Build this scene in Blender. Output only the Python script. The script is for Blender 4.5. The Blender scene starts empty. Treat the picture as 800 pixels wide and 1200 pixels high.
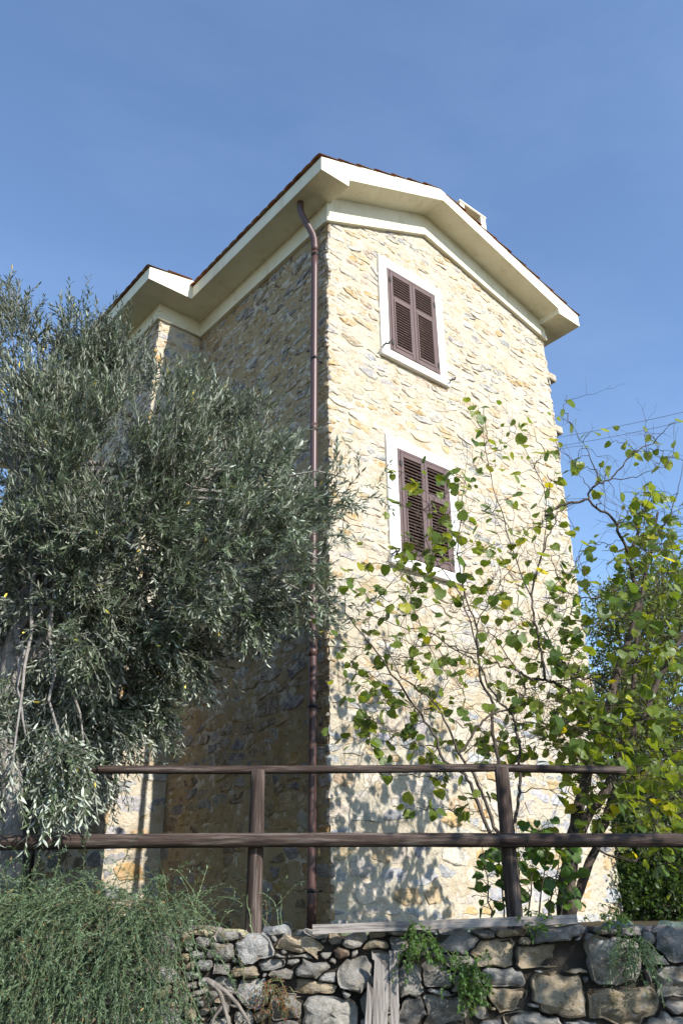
import bpy, math, random
import numpy as np
from mathutils import Vector, Matrix
random.seed(7); rng = np.random.default_rng(11)
R = math.radians
sc = bpy.context.scene
COL = sc.collection

# ------------------------------------------------------------------ camera
F = 973.087; PITCH = 25.365; ROLL = -0.635; YAW = 50.07
CAM = np.array([-5.09, -6.293, 0.0])
th, ya, ro = R(PITCH), R(YAW), R(ROLL)
D_ = np.array([math.cos(ya)*math.cos(th), math.sin(ya)*math.cos(th), math.sin(th)])
R0 = np.array([math.sin(ya), -math.cos(ya), 0.0]); U0 = np.cross(R0, D_)
R_ = R0*math.cos(ro) + U0*math.sin(ro); U_ = -R0*math.sin(ro) + U0*math.cos(ro)
H_ = np.array([math.cos(ya), math.sin(ya), 0.0])
cd = bpy.data.cameras.new('camera'); cam = bpy.data.objects.new('camera', cd); COL.objects.link(cam)
cd.sensor_fit = 'VERTICAL'; cd.sensor_height = 24.0; cd.sensor_width = 16.0; cd.lens = 24.0*F/1200
cd.clip_start = 0.05; cd.clip_end = 6000
cam.matrix_world = Matrix(((R_[0], U_[0], -D_[0], CAM[0]), (R_[1], U_[1], -D_[1], CAM[1]),
                           (R_[2], U_[2], -D_[2], CAM[2]), (0, 0, 0, 1)))
sc.camera = cam

def at(px, py, dist):
    """a point of the place: seen in direction (px, py) of the survey photo, dist metres ahead"""
    v = D_*F + R_*(px-400) - U_*(py-600)
    return CAM + v*(dist/(v @ H_))
def seen(p):
    v = np.asarray(p, float) - CAM; z = v @ D_
    return 400+F*(v @ R_)/z, 600-F*(v @ U_)/z, z
def rel(r, d, z):            # r metres right of the viewer, d metres ahead
    return CAM + R0*r + H_*d + np.array([0, 0, z])

# ------------------------------------------------------------------ light
SUN_EL = 33.0
SUN = np.array([0.057, -1.0, 0.0]); SUN /= np.linalg.norm(SUN)
SUN = SUN*math.cos(R(SUN_EL)) + np.array([0, 0, math.sin(R(SUN_EL))])
w = bpy.data.worlds.new('World'); sc.world = w; w.use_nodes = True
nt = w.node_tree; nt.nodes.clear()
sky = nt.nodes.new('ShaderNodeTexSky'); sky.sky_type = 'NISHITA'; sky.sun_disc = False
sky.sun_elevation = R(SUN_EL); sky.sun_rotation = math.atan2(SUN[0], SUN[1])
sky.air_density = 1.0; sky.dust_density = 0.2; sky.ozone_density = 3.1; sky.altitude = 300
# thin cirrus veil, as faint streaks in the upper air
tc = nt.nodes.new('ShaderNodeTexCoord'); mp = nt.nodes.new('ShaderNodeMapping')
mp.inputs['Scale'].default_value = (1.0, 2.2, 5.0); mp.inputs['Rotation'].default_value = (0.3, 0.2, 0.9)
nz = nt.nodes.new('ShaderNodeTexNoise'); nz.inputs['Scale'].default_value = 1.6; nz.inputs['Detail'].default_value = 7; nz.inputs['Roughness'].default_value = .62
rp = nt.nodes.new('ShaderNodeMapRange'); rp.inputs['From Min'].default_value = .42; rp.inputs['From Max'].default_value = .8; rp.inputs['To Max'].default_value = .06
mx = nt.nodes.new('ShaderNodeMix'); mx.data_type = 'RGBA'; mx.inputs['B'].default_value = (3.6, 4.4, 6.0, 1)
bg = nt.nodes.new('ShaderNodeBackground'); bg.inputs['Strength'].default_value = 0.15
wo = nt.nodes.new('ShaderNodeOutputWorld')
L = nt.links.new
L(tc.outputs['Generated'], mp.inputs['Vector']); L(mp.outputs[0], nz.inputs['Vector']); L(nz.outputs['Fac'], rp.inputs['Value'])
L(rp.outputs[0], mx.inputs['Factor']); L(sky.outputs[0], mx.inputs['A']); L(mx.outputs['Result'], bg.inputs['Color']); L(bg.outputs[0], wo.inputs[0])
sd = bpy.data.lights.new('sun', 'SUN'); sd.energy = 4.0; sd.angle = R(0.53); sd.color = (1.0, 0.96, 0.90)
so = bpy.data.objects.new('sun', sd); COL.objects.link(so)
so.rotation_euler = Vector(SUN).to_track_quat('Z', 'Y').to_euler(); so.location = (0, -20, 20)
sc.view_settings.view_transform = 'Standard'; sc.view_settings.look = 'None'
sc.view_settings.exposure = 0.86; sc.view_settings.gamma = 1.0
sc.render.engine = 'CYCLES'

# ------------------------------------------------------------------ helpers
LOC = {}
def tag(o, label=None, cat=None, group=None, kind=None):
    if label: o['label'] = label
    if cat: o['category'] = cat
    if group: o['group'] = group
    if kind: o['kind'] = kind
    return o
def thing(name, loc, label, cat, group=None):
    o = bpy.data.objects.new(name, None); COL.objects.link(o); o.location = [float(v) for v in loc]
    o.empty_display_size = .1
    LOC[o.name] = np.array(loc, float)
    return tag(o, label, cat, group)
def world_loc(o):
    return LOC.get(o.name, np.zeros(3)) if o else np.zeros(3)
def mesh(name, V, Fc, mat, tone=None, smooth=False):
    me = bpy.data.meshes.new(name); me.from_pydata([tuple(map(float, v)) for v in V], [], Fc)
    return fin(me, mat, tone, smooth)
def fin(me, mat, tone, smooth):
    if isinstance(mat, (list, tuple)):
        for m in mat: me.materials.append(m)
    else: me.materials.append(mat)
    if tone is not None:
        t = np.asarray(tone, float)
        n = len(me.vertices)
        if t.ndim == 1: t = np.tile(t, (n, 1))
        a = me.color_attributes.new('tone', 'FLOAT_COLOR', 'POINT')
        c = np.ones((n, 4)); c[:, :3] = t; a.data.foreach_set('color', c.ravel())
    if smooth: me.shade_smooth()
    me.update(); return me
def link(name, me, parent=None, loc=None, world=True):
    """links a mesh; loc is a world location"""
    o = bpy.data.objects.new(name, me); COL.objects.link(o)
    loc = np.zeros(3) if loc is None else np.asarray(loc, float)
    if parent is not None: o.parent = parent
    o.location = [float(v) for v in (loc-world_loc(parent))]
    LOC[o.name] = loc
    return o
def part(name, V, Fc, mat, parent=None, tone=None, smooth=False, kind=None):
    """vertices given in world coordinates; origin at the base of the piece"""
    V = np.asarray(V, float); c = (V.min(0)+V.max(0))/2; c[2] = V[:, 2].min()
    o = link(name, mesh(name, V-c, Fc, mat, tone, smooth), parent, c)
    if kind: o['kind'] = kind
    return o
def fast_mesh(name, V, Fidx, mat, tone=None, smooth=False, midx=None):
    """V (n,3), Fidx (m,k) same-size faces"""
    me = bpy.data.meshes.new(name)
    n, (m, k) = len(V), Fidx.shape
    me.vertices.add(n); me.vertices.foreach_set('co', np.asarray(V, np.float32).ravel())
    me.loops.add(m*k); me.loops.foreach_set('vertex_index', Fidx.astype(np.int32).ravel())
    me.polygons.add(m); me.polygons.foreach_set('loop_start', np.arange(0, m*k, k, dtype=np.int32))
    me.update(calc_edges=True); me.validate()
    return fin(me, mat, tone, smooth)
def nrm(v):
    v = np.asarray(v, float); return v/max(np.linalg.norm(v), 1e-9)

class MB:
    def __init__(s): s.V = []; s.F = []; s.T = []
    def add(s, V, Fc, tone=None):
        b = len(s.V); s.V += [tuple(map(float, v)) for v in V]; s.F += [tuple(i+b for i in f) for f in Fc]
        s.T += [tuple(tone) if tone is not None else (1, 1, 1)]*len(V)
    def box(s, a, b, bev=0, tone=None):
        x0, y0, z0 = a; x1, y1, z1 = b
        if bev <= 0:
            V = [(x, y, z) for z in (z0, z1) for y in (y0, y1) for x in (x0, x1)]
            Fc = [(0, 2, 3, 1), (4, 5, 7, 6), (0, 1, 5, 4), (2, 6, 7, 3), (0, 4, 6, 2), (1, 3, 7, 5)]
            s.add(V, Fc, tone); return
        import bmesh
        bm = bmesh.new(); vs = [bm.verts.new((x, y, z)) for z in (z0, z1) for y in (y0, y1) for x in (x0, x1)]
        for f in [(0, 2, 3, 1), (4, 5, 7, 6), (0, 1, 5, 4), (2, 6, 7, 3), (0, 4, 6, 2), (1, 3, 7, 5)]: bm.faces.new([vs[i] for i in f])
        bmesh.ops.bevel(bm, geom=bm.edges[:], offset=bev, segments=1, affect='EDGES')
        bm.verts.index_update()
        s.add([v.co[:] for v in bm.verts], [tuple(v.index for v in f.verts) for f in bm.faces], tone); bm.free()
    def prism(s, poly, y0, y1, tone=None):
        """profile in x,z extruded along y"""
        n = len(poly)
        V = [(x, y0, z) for x, z in poly]+[(x, y1, z) for x, z in poly]
        Fc = [tuple(range(n)), tuple(range(2*n-1, n-1, -1))]+[(i, i+n, (i+1) % n+n, (i+1) % n) for i in range(n)]
        s.add(V, Fc, tone)
    def tube(s, pts, rad, n=8, tone=None, cap=True, wob=0):
        pts = np.asarray(pts, float); m = len(pts)
        rad = np.full(m, rad, float) if np.isscalar(rad) else np.asarray(rad, float)
        T = np.gradient(pts, axis=0); T /= np.maximum(np.linalg.norm(T, axis=1), 1e-9)[:, None]
        a = np.array([0, 0, 1.]) if abs(T[0][2]) < .9 else np.array([1., 0, 0])
        u = nrm(np.cross(T[0], a)); V = []
        for i in range(m):
            u = nrm(u-T[i]*(u @ T[i])); v = np.cross(T[i], u)
            for j in range(n):
                an = 2*math.pi*j/n; r = rad[i]*(1+(random.uniform(-wob, wob) if wob else 0))
                V.append(pts[i]+r*(u*math.cos(an)+v*math.sin(an)))
        Fc = [(i*n+j, i*n+(j+1) % n, (i+1)*n+(j+1) % n, (i+1)*n+j) for i in range(m-1) for j in range(n)]
        if cap: Fc += [tuple(range(n-1, -1, -1)), tuple(range((m-1)*n, m*n))]
        s.add(V, Fc, tone)
    def build(s, name, mat, parent=None, smooth=False, kind=None, tone=True):
        return part(name, np.array(s.V), s.F, mat, parent, np.array(s.T) if tone else None, smooth, kind)

# ------------------------------------------------------------------ materials
def material(name, rough=.8, spec=.3):
    m = bpy.data.materials.new(name); m.use_nodes = True
    n = m.node_tree.nodes; b = n['Principled BSDF']; b.inputs['Roughness'].default_value = rough
    b.inputs['Specular IOR Level'].default_value = spec
    return m, m.node_tree, b
def noise(t, scale, detail=5, rough=.6, vec=None, dist=0):
    n = t.nodes.new('ShaderNodeTexNoise'); n.inputs['Scale'].default_value = scale
    n.inputs['Detail'].default_value = detail; n.inputs['Roughness'].default_value = rough; n.inputs['Distortion'].default_value = dist
    if vec: t.links.new(vec, n.inputs['Vector'])
    return n.outputs['Fac']
def coords(t, kind='Object', scale=(1, 1, 1)):
    if kind == 'World':
        g = t.nodes.new('ShaderNodeNewGeometry').outputs['Position']
    else: g = t.nodes.new('ShaderNodeTexCoord').outputs[kind]
    m = t.nodes.new('ShaderNodeMapping'); m.inputs['Scale'].default_value = scale
    t.links.new(g, m.inputs['Vector']); return m.outputs[0]
def ramp(t, fac, stops):
    r = t.nodes.new('ShaderNodeValToRGB'); e = r.color_ramp.elements
    while len(e) > 1: e.remove(e[0])
    e[0].position = stops[0][0]; e[0].color = (*stops[0][1], 1)
    for p, c in stops[1:]:
        x = e.new(p); x.color = (*c, 1)
    t.links.new(fac, r.inputs['Fac']); return r.outputs['Color']
def mix(t, a, b, fac=1.0, mode='MULTIPLY'):
    m = t.nodes.new('ShaderNodeMix'); m.data_type = 'RGBA'; m.blend_type = mode
    if isinstance(fac, (int, float)): m.inputs['Factor'].default_value = fac
    else: t.links.new(fac, m.inputs['Factor'])
    for s, k in ((a, 'A'), (b, 'B')):
        if isinstance(s, tuple): m.inputs[k].default_value = (*s, 1)
        else: t.links.new(s, m.inputs[k])
    return m.outputs['Result']
def bump(t, b, h, strength=.5, dist=.01, prev=None):
    n = t.nodes.new('ShaderNodeBump'); n.inputs['Strength'].default_value = strength; n.inputs['Distance'].default_value = dist
    t.links.new(h, n.inputs['Height'])
    if prev: t.links.new(prev, n.inputs['Normal'])
    t.links.new(n.outputs[0], b.inputs['Normal']); return n.outputs[0]
def tone_out(t):
    a = t.nodes.new('ShaderNodeAttribute'); a.attribute_name = 'tone'; return a.outputs['Color']

def zramp(t, v, z0, z1, a, b):
    sp = t.nodes.new('ShaderNodeSeparateXYZ'); t.links.new(v, sp.inputs[0]); r = t.nodes.new('ShaderNodeMapRange')
    for k, x in (('From Min', z0), ('From Max', z1), ('To Min', a), ('To Max', b)): r.inputs[k].default_value = x
    t.links.new(sp.outputs[2], r.inputs['Value']); return r.outputs[0]
M = {}
def m_stone():
    m, t, b = material('house_stone', .85, .2); v = coords(t, 'World')
    c = mix(t, tone_out(t), ramp(t, noise(t, 9, 6, .65, v), [(.3, (.62, .6, .58)), (.5, (.98, .97, .95)), (.72, (1.3, 1.22, 1.08))]))
    sp = noise(t, 45, 4, .7, v)
    c = mix(t, c, ramp(t, sp, [(.36, (.6, .58, .56)), (.5, (1, 1, 1))]), .6)
    lay = noise(t, 3, 4, .6, coords(t, 'World', (3, 3, 16)), 1.2)      # bedding streaks
    c = mix(t, c, ramp(t, lay, [(.38, (.8, .72, .62)), (.55, (1.05, 1.05, 1.05))]), .55)
    # lime mortar smeared over the stone here and there
    c = mix(t, c, (.57, .51, .41), mix(t, ramp(t, noise(t, 7.5, 8, .78, v, .8), [(.46, (0, 0, 0)), (.58, (.85, .85, .85))]), zramp(t, v, .9, 2.4, .35, 1.0)), 'MIX')
    t.links.new(c, b.inputs['Base Color'])
    n1 = bump(t, b, noise(t, 14, 8, .7, v), .9, .03); bump(t, b, lay, .5, .02, n1); return m
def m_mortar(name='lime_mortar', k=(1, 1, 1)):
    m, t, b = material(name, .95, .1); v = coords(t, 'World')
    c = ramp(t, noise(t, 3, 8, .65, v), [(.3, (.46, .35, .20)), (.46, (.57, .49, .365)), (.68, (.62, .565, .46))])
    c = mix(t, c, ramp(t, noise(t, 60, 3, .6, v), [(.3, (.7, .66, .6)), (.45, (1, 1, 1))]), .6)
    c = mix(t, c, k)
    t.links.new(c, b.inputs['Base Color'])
    n1 = bump(t, b, noise(t, 22, 8, .75, v), 1.0, .03); bump(t, b, noise(t, 5, 3, .5, v), .6, .06, n1); return m
def m_dry():
    m, t, b = material('field_stone', .88, .2); v = coords(t, 'World')
    c = mix(t, tone_out(t), ramp(t, noise(t, 8, 8, .72, v), [(.28, (.42, .4, .38)), (.5, (.95, .94, .92)), (.7, (1.5, 1.45, 1.38))]))
    c = mix(t, c, (.5, .5, .48), ramp(t, noise(t, 19, 5, .7, v), [(.57, (0, 0, 0)), (.66, (.7, .7, .7))]), 'MIX')
    c = mix(t, c, (.36, .23, .09), ramp(t, noise(t, 6.5, 5, .6, coords(t, 'World', (1.3, 1.3, 1.9))), [(.58, (0, 0, 0)), (.68, (.6, .6, .6))]), 'MIX')
    c = mix(t, c, (.045, .055, .02), ramp(t, noise(t, 4.2, 6, .7, coords(t, 'World', (1.7, 1.7, 1.1))), [(.6, (0, 0, 0)), (.68, (.7, .7, .7))]), 'MIX')
    t.links.new(c, b.inputs['Base Color'])
    n1 = bump(t, b, noise(t, 11, 9, .78, v), 1.0, .07); n1 = bump(t, b, noise(t, 48, 6, .7, v), 1.0, .012, n1); bump(t, b, noise(t, 2.5, 5, .7, coords(t, 'World', (5, 5, 22)), 1.5), .6, .02, n1); return m
def m_plain(name, col, rough=.7, var=.15, scale=4, bs=.25, bd=.004, spec=.3):
    m, t, b = material(name, rough, spec); v = coords(t, 'World')
    lo = tuple(x*(1-var) for x in col); hi = tuple(min(1, x*(1+var*.6)) for x in col)
    c = ramp(t, noise(t, scale, 7, .65, v), [(.3, lo), (.7, hi)])
    t.links.new(c, b.inputs['Base Color']); bump(t, b, noise(t, scale*12, 6, .65, v), bs, bd); return m
def m_plaster():
    m, t, b = material('cream_plaster', .8, .25); v = coords(t, 'World')
    c = ramp(t, noise(t, 1.6, 8, .7, v), [(.3, (.66, .60, .44)), (.55, (.74, .69, .53)), (.75, (.77, .73, .6))])
    c = mix(t, c, ramp(t, noise(t, 5, 7, .78, coords(t, 'World', (1, 1, .35))), [(.32, (.70, .64, .52)), (.47, (1, 1, 1))]), .55)
    t.links.new(c, b.inputs['Base Color']); bump(t, b, noise(t, 60, 6, .65, v), .25, .004); return m
def m_wood(name, c1, c2, c3, rough=.75):
    m, t, b = material(name, rough, .25); v = coords(t, 'Object', (14, 14, 1.0)); v2 = coords(t, 'Object', (40, 40, 2.2))
    c = ramp(t, noise(t, 2.2, 7, .65, v, .6), [(.3, c1), (.5, c2), (.72, c3)])
    c = mix(t, c, ramp(t, noise(t, 2.5, 5, .6, v2, .3), [(.38, (.35, .33, .32)), (.5, (1, 1, 1))]), .7)
    t.links.new(c, b.inputs['Base Color']); bump(t, b, noise(t, 2.5, 6, .6, v2, .4), .7, .006); return m
def m_leaf(name, top, under, trans=(.3, .4, .05), tf=.25, rough=.45, var=.35):
    m, t, b = material(name, rough, .4)
    g = t.nodes.new('ShaderNodeNewGeometry')
    c = mix(t, top, under, g.outputs['Backfacing'], 'MIX')
    c = mix(t, c, tone_out(t))
    t.links.new(c, b.inputs['Base Color'])
    tr = t.nodes.new('ShaderNodeBsdfTranslucent'); t.links.new(mix(t, tone_out(t), trans), tr.inputs['Color'])
    ms = t.nodes.new('ShaderNodeMixShader'); ms.inputs[0].default_value = tf
    t.links.new(b.outputs[0], ms.inputs[1]); t.links.new(tr.outputs[0], ms.inputs[2])
    t.links.new(ms.outputs[0], t.nodes['Material Output'].inputs['Surface']); return m
def m_bark(name, c1, c2):
    m, t, b = material(name, .9, .15); v = coords(t, 'World', (1, 1, .35))
    t.links.new(ramp(t, noise(t, 24, 7, .7, v), [(.3, c1), (.68, c2)]), b.inputs['Base Color'])
    bump(t, b, noise(t, 40, 6, .7, v), 1.0, .012); return m
def m_tile():
    m, t, b = material('terracotta_tile', .85, .2); v = coords(t, 'World')
    c = mix(t, tone_out(t), ramp(t, noise(t, 9, 6, .7, v), [(.3, (.6, .6, .6)), (.6, (1.15, 1.1, 1.05))]))
    t.links.new(c, b.inputs['Base Color']); bump(t, b, noise(t, 40, 5, .6, v), .4, .006); return m
def m_ground(name, a, bb, c):
    m, t, b = material(name, .95, .1); v = coords(t, 'World')
    t.links.new(ramp(t, noise(t, 1.3, 9, .7, v), [(.3, a), (.5, bb), (.7, c)]), b.inputs['Base Color'])
    bump(t, b, noise(t, 12, 9, .75, v), 1.0, .06); return m
M['stone'] = m_stone(); M['mortar'] = m_mortar(); M['ochre_shade_mortar'] = m_mortar('ochre_shade_mortar', (.70, .60, .45)); M['dry'] = m_dry(); M['plaster'] = m_plaster(); M['tile'] = m_tile()  # second mortar: warmer ochre, also darkened to paint in the side wall's shade
M['white'] = m_plain('white_limewash', (.76, .73, .66), .8, .16, 5, .5, .006)
M['pipe'] = m_plain('brown_pipe_paint', (.085, .042, .036), .42, .15, 3, .1, .002, .5)
M['shutter'] = m_plain('brown_shutter_paint', (.125, .078, .064), .45, .08, 5, .08, .001, .5)
M['dark'] = m_plain('dark_interior', (.015, .014, .013), .9, .2)
M['iron'] = m_plain('black_iron', (.02, .02, .02), .5, .3, 20)
M['post'] = m_wood('stained_log', (.026, .016, .012), (.058, .038, .029), (.19, .155, .13))
M['grey'] = m_wood('weathered_board', (.16, .135, .12), (.30, .265, .235), (.42, .38, .34), .9)
M['olive'] = m_leaf('olive_leaf', (.066, .090, .050), (.30, .33, .28), (.09, .12, .03), .10, .36)
M['twig'] = m_bark('olive_twig', (.12, .11, .08), (.30, .29, .23))
M['olivebark'] = m_bark('olive_bark', (.13, .115, .10), (.34, .31, .28))
M['hazel'] = m_leaf('broad_leaf', (.078, .118, .016), (.13, .175, .045), (.35, .44, .025), .32, .44)
M['suck'] = m_leaf('sucker_leaf', (.05, .105, .018), (.09, .15, .05), (.25, .40, .03), .3, .5)
M['bark'] = m_bark('dark_bark', (.035, .026, .02), (.13, .105, .085))
M['palebark'] = m_bark('pale_bark', (.12, .10, .085), (.30, .26, .22))
M['small'] = m_leaf('small_leaf', (.088, .115, .024), (.12, .15, .055), (.30, .33, .04), .30, .42)
M['broom'] = m_leaf('broom_leaf', (.085, .14, .06), (.16, .22, .12), (.2, .3, .08), .25, .6)
M['dryleaf'] = m_leaf('dead_leaf', (.30, .11, .04), (.3, .14, .06), (.4, .15, .04), .25, .7)
M['ground'] = m_ground('earth_and_litter', (.05, .04, .025), (.09, .07, .045), (.06, .075, .03))
M['soil'] = m_plain('dark_soil', (.09, .075, .058), .95, .5, 9, 1.0, .05)
M['cable'] = m_plain('cable_sheath', (.10, .10, .11), .6, .1)

# ------------------------------------------------------------------ ground
def sheet(name, x0, x1, y0, y1, z, mat, n=1, amp=0):
    V = [];  Fc = []
    for j in range(n+1):
        for i in range(n+1):
            V.append((x0+(x1-x0)*i/n, y0+(y1-y0)*j/n, z+(random.uniform(-amp, amp) if amp else 0)))
    for j in range(n):
        for i in range(n): Fc.append((j*(n+1)+i, j*(n+1)+i+1, (j+1)*(n+1)+i+1, (j+1)*(n+1)+i))
    return tag(part(name, V, Fc, mat), kind='structure')
tag(sheet('ground', -600, 600, -600, 600, -1.65, M['ground'], 24), 'bare earth below the dry stone wall')
# the terrace that carries the house, behind the retaining wall
WALLD = 5.62
tv = [rel(-14, WALLD+.25, -.2), rel(20, WALLD+.25, -.2), rel(30, 40, -.15), rel(-24, 40, -.15)]
tb = [v-np.array([0, 0, 1.6]) for v in tv]
tag(part('terrace', tv+tb, [(0, 1, 2, 3), (7, 6, 5, 4), (0, 4, 5, 1), (1, 5, 6, 2), (2, 6, 7, 3), (3, 7, 4, 0)], M['ground']), 'earth terrace the stone house stands on', kind='structure')

HV = []; HF = []; hn = 24
for j in range(hn+1):
    for i in range(hn+1):
        f = j/hn; r_ = -30+90*i/hn; p = rel(r_, 14.5+60*f, -.3+9*(1-math.cos(f*math.pi))*.5+(random.uniform(-.25, .25) if j else 0)); HV.append(p)
for j in range(hn):
    for i in range(hn): HF.append((j*(hn+1)+i, j*(hn+1)+i+1, (j+1)*(hn+1)+i+1, (j+1)*(hn+1)+i))
tag(part('hillside', HV, HF, M['ground'], smooth=True), 'scrubby hillside rising behind the house', kind='structure')

# ------------------------------------------------------------------ masonry
def clip(poly, n, c):
    """keep n.x <= c"""
    out = []; k = len(poly)
    for i in range(k):
        a, b = poly[i], poly[(i+1) % k]; da = n @ a-c; db = n @ b-c
        if da <= 0: out.append(a)
        if (da < 0 < db) or (db < 0 < da): out.append(a+(b-a)*(da/(da-db)))
    return out
def cells(S, W, bound, st, gap, near=22):
    """power cells of the sites S (n,2) with weights W, in a space stretched st times; joints of width gap"""
    S = np.asarray(S, float); W = np.asarray(W, float); P = S/np.array([st, 1.0]); out = []
    for i in range(len(P)):
        d = ((P-P[i])**2).sum(1); idx = np.argsort(d)[1:near+1]
        poly = [np.array(p, float) for p in bound]
        for j in idx:
            n = 2*(P[j]-P[i]); c = P[j] @ P[j]-P[i] @ P[i]-W[j]+W[i]
            n = np.array([n[0]/st, n[1]]); l = np.linalg.norm(n)
            if l < 1e-9: continue
            poly = clip(poly, n/l, c/l-gap[i]/2)
            if len(poly) < 3: break
        out.append(poly if len(poly) >= 3 else None)
    return out
def area(p):
    p = np.array(p); x, y = p[:, 0], p[:, 1]; return abs((x*np.roll(y, -1)-y*np.roll(x, -1)).sum())/2
def rough_outline(poly, jit, maxn=11, cut=.62):
    p = [np.array(v) for v in poly]; k = len(p); out = []
    for i in range(k):
        a, b, c = p[i-1], p[i], p[(i+1) % k]
        if random.random() < cut:            # this corner is knocked off, unevenly
            out.append(b+(a-b)*random.uniform(.05, .38)); out.append(b+(c-b)*random.uniform(.05, .38))
        else: out.append(b)
        if np.linalg.norm(c-b) > .09 and random.random() < .6: out.append((b+c)/2+(b-c)*random.uniform(-.15, .15))
    c = sum(out)/len(out); res = []
    for v in out:
        d = v-c; l = np.linalg.norm(d); res.append(c+d*(1-random.uniform(0, jit)/max(l, .02)))
    while len(res) > maxn:
        ds = [np.linalg.norm(res[i]-res[(i+1) % len(res)]) for i in range(len(res))]; i = int(np.argmin(ds))
        j = (i+1) % len(res); res[i] = (res[i]+res[j])/2; res.pop(j)
    return res
_wr = np.random.default_rng(5); _WG = _wr.uniform(-1, 1, (4, 128, 128))
def _vn(k, x, y):
    i, j = math.floor(x), math.floor(y); a, b = x-i, y-j; a = a*a*(3-2*a); b = b*b*(3-2*b); G = _WG[k]
    i %= 128; j %= 128; i2 = (i+1) % 128; j2 = (j+1) % 128
    return (G[i, j]*(1-a)+G[i2, j]*a)*(1-b)+(G[i, j2]*(1-a)+G[i2, j2]*a)*b
def warp(poly, seg, a1, f1, a2, f2, maxn=26):
    """breaks the straight joints: edges are cut up and all stones share one smooth distortion"""
    out = []; k = len(poly)
    per = sum(np.linalg.norm(poly[(i+1) % k]-poly[i]) for i in range(k)); seg = max(seg, per/maxn)
    for i in range(k):
        a, b = poly[i], poly[(i+1) % k]; m = max(1, int(round(np.linalg.norm(b-a)/seg)))
        for q in range(m): out.append(a+(b-a)*q/m)
    return [p+np.array([a1*_vn(0, p[0]*f1, p[1]*f1)+a2*_vn(1, p[0]*f2, p[1]*f2), a1*_vn(2, p[0]*f1, p[1]*f1)+a2*_vn(3, p[0]*f2, p[1]*f2)]) for p in out]
def stone_mesh(poly, O, U, V, N, h, tilt, depth=.03, inner=.72, rnd=.006):
    """one stone: back ring, shoulder ring, face ring and centre, in world coordinates"""
    n = len(poly); c = sum(poly)/n; P = []
    for (k, hh, j) in ((1.0, -depth, 0), (.97, h*.45, rnd*.5), (inner, h, rnd)):
        for v in poly:
            q = c+(v-c)*k; dh = (q-c) @ tilt
            P.append(O+U*q[0]+V*q[1]+N*(hh+(dh if hh > 0 else 0)+random.uniform(-j, j)))
    P.append(O+U*c[0]+V*c[1]+N*(h+random.uniform(-rnd, rnd*1.5)))
    Fc = []
    for r in (0, 1):
        for i in range(n):
            j = (i+1) % n; Fc.append((r*n+i, r*n+j, (r+1)*n+j, (r+1)*n+i))
    Fc += [(2*n+i, 2*n+(i+1) % n, 3*n) for i in range(n)]
    return P, Fc
PAL_UP = [((.60, .52, .40), 5), ((.54, .50, .44), 4), ((.50, .35, .17), 1.6), ((.44, .43, .42), 2.4), ((.54, .43, .27), 2.2), ((.40, .32, .23), .8), ((.34, .34, .35), .7)]
PAL_LO = [((.42, .43, .46), 4), ((.52, .49, .44), 2.5), ((.52, .36, .17), 1.6), ((.30, .32, .36), 2.2), ((.50, .39, .24), 1.4), ((.6, .55, .46), 2)]
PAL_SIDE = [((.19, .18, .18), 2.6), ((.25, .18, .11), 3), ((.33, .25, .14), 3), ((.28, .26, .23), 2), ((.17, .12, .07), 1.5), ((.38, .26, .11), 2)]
def pick(pal):
    t = random.uniform(0, sum(w for _, w in pal))
    for c, w_ in pal:
        t -= w_
        if t <= 0: break
    f = random.uniform(.85, 1.15); return tuple(min(.8, x*f*random.uniform(.96, 1.04)) for x in c)

def vnoise(u, v, f, seed):
    r_ = np.random.default_rng(seed); G = r_.uniform(-1, 1, (256, 256)); x = u*f; y = v*f; i = np.floor(x).astype(int); j = np.floor(y).astype(int); a = x-i; b = y-j
    a = a*a*(3-2*a); b = b*b*(3-2*b); g = lambda p, q: G[p % 256, q % 256]
    return (g(i, j)*(1-a)+g(i+1, j)*a)*(1-b)+(g(i, j+1)*(1-a)+g(i+1, j+1)*a)*b
def skin(wall, O, U, V, N, u0, u1, v0, v1, top=None, seed=1, step=.024, mat='mortar'):
    """the trowelled mortar face, with real lumps and hollows"""
    O, U, V, N = (np.array(a, float) for a in (O, U, V, N)); nu = int((u1-u0)/step)+1; nv = int((v1-v0)/step)+1
    u, v = np.meshgrid(np.linspace(u0, u1, nu), np.linspace(v0, v1, nv)); 
    if top is not None: v = v0+(v-v0)*((top(u)-v0)/(v1-v0))
    h = .004+.006*vnoise(u, v, 5, seed)+.006*vnoise(u, v*1.6, 13, seed+1)+.0045*vnoise(u, v, 27, seed+2)+.003*vnoise(u, v, 60, seed+3)
    P = O+u.ravel()[:, None]*U+v.ravel()[:, None]*V+h.ravel()[:, None]*N
    i = np.arange(nu*nv).reshape(nv, nu); Fi = np.stack([i[:-1, :-1], i[:-1, 1:], i[1:, 1:], i[1:, :-1]], -1).reshape(-1, 4)
    c = P.mean(0); c[2] = P[:, 2].min(); o = link('mortar_face', fast_mesh('mortar_face', P-c, Fi, M[mat], smooth=True), wall, c); return o
STONES = []          # (wall part, visible size, mesh data, tone)
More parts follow.
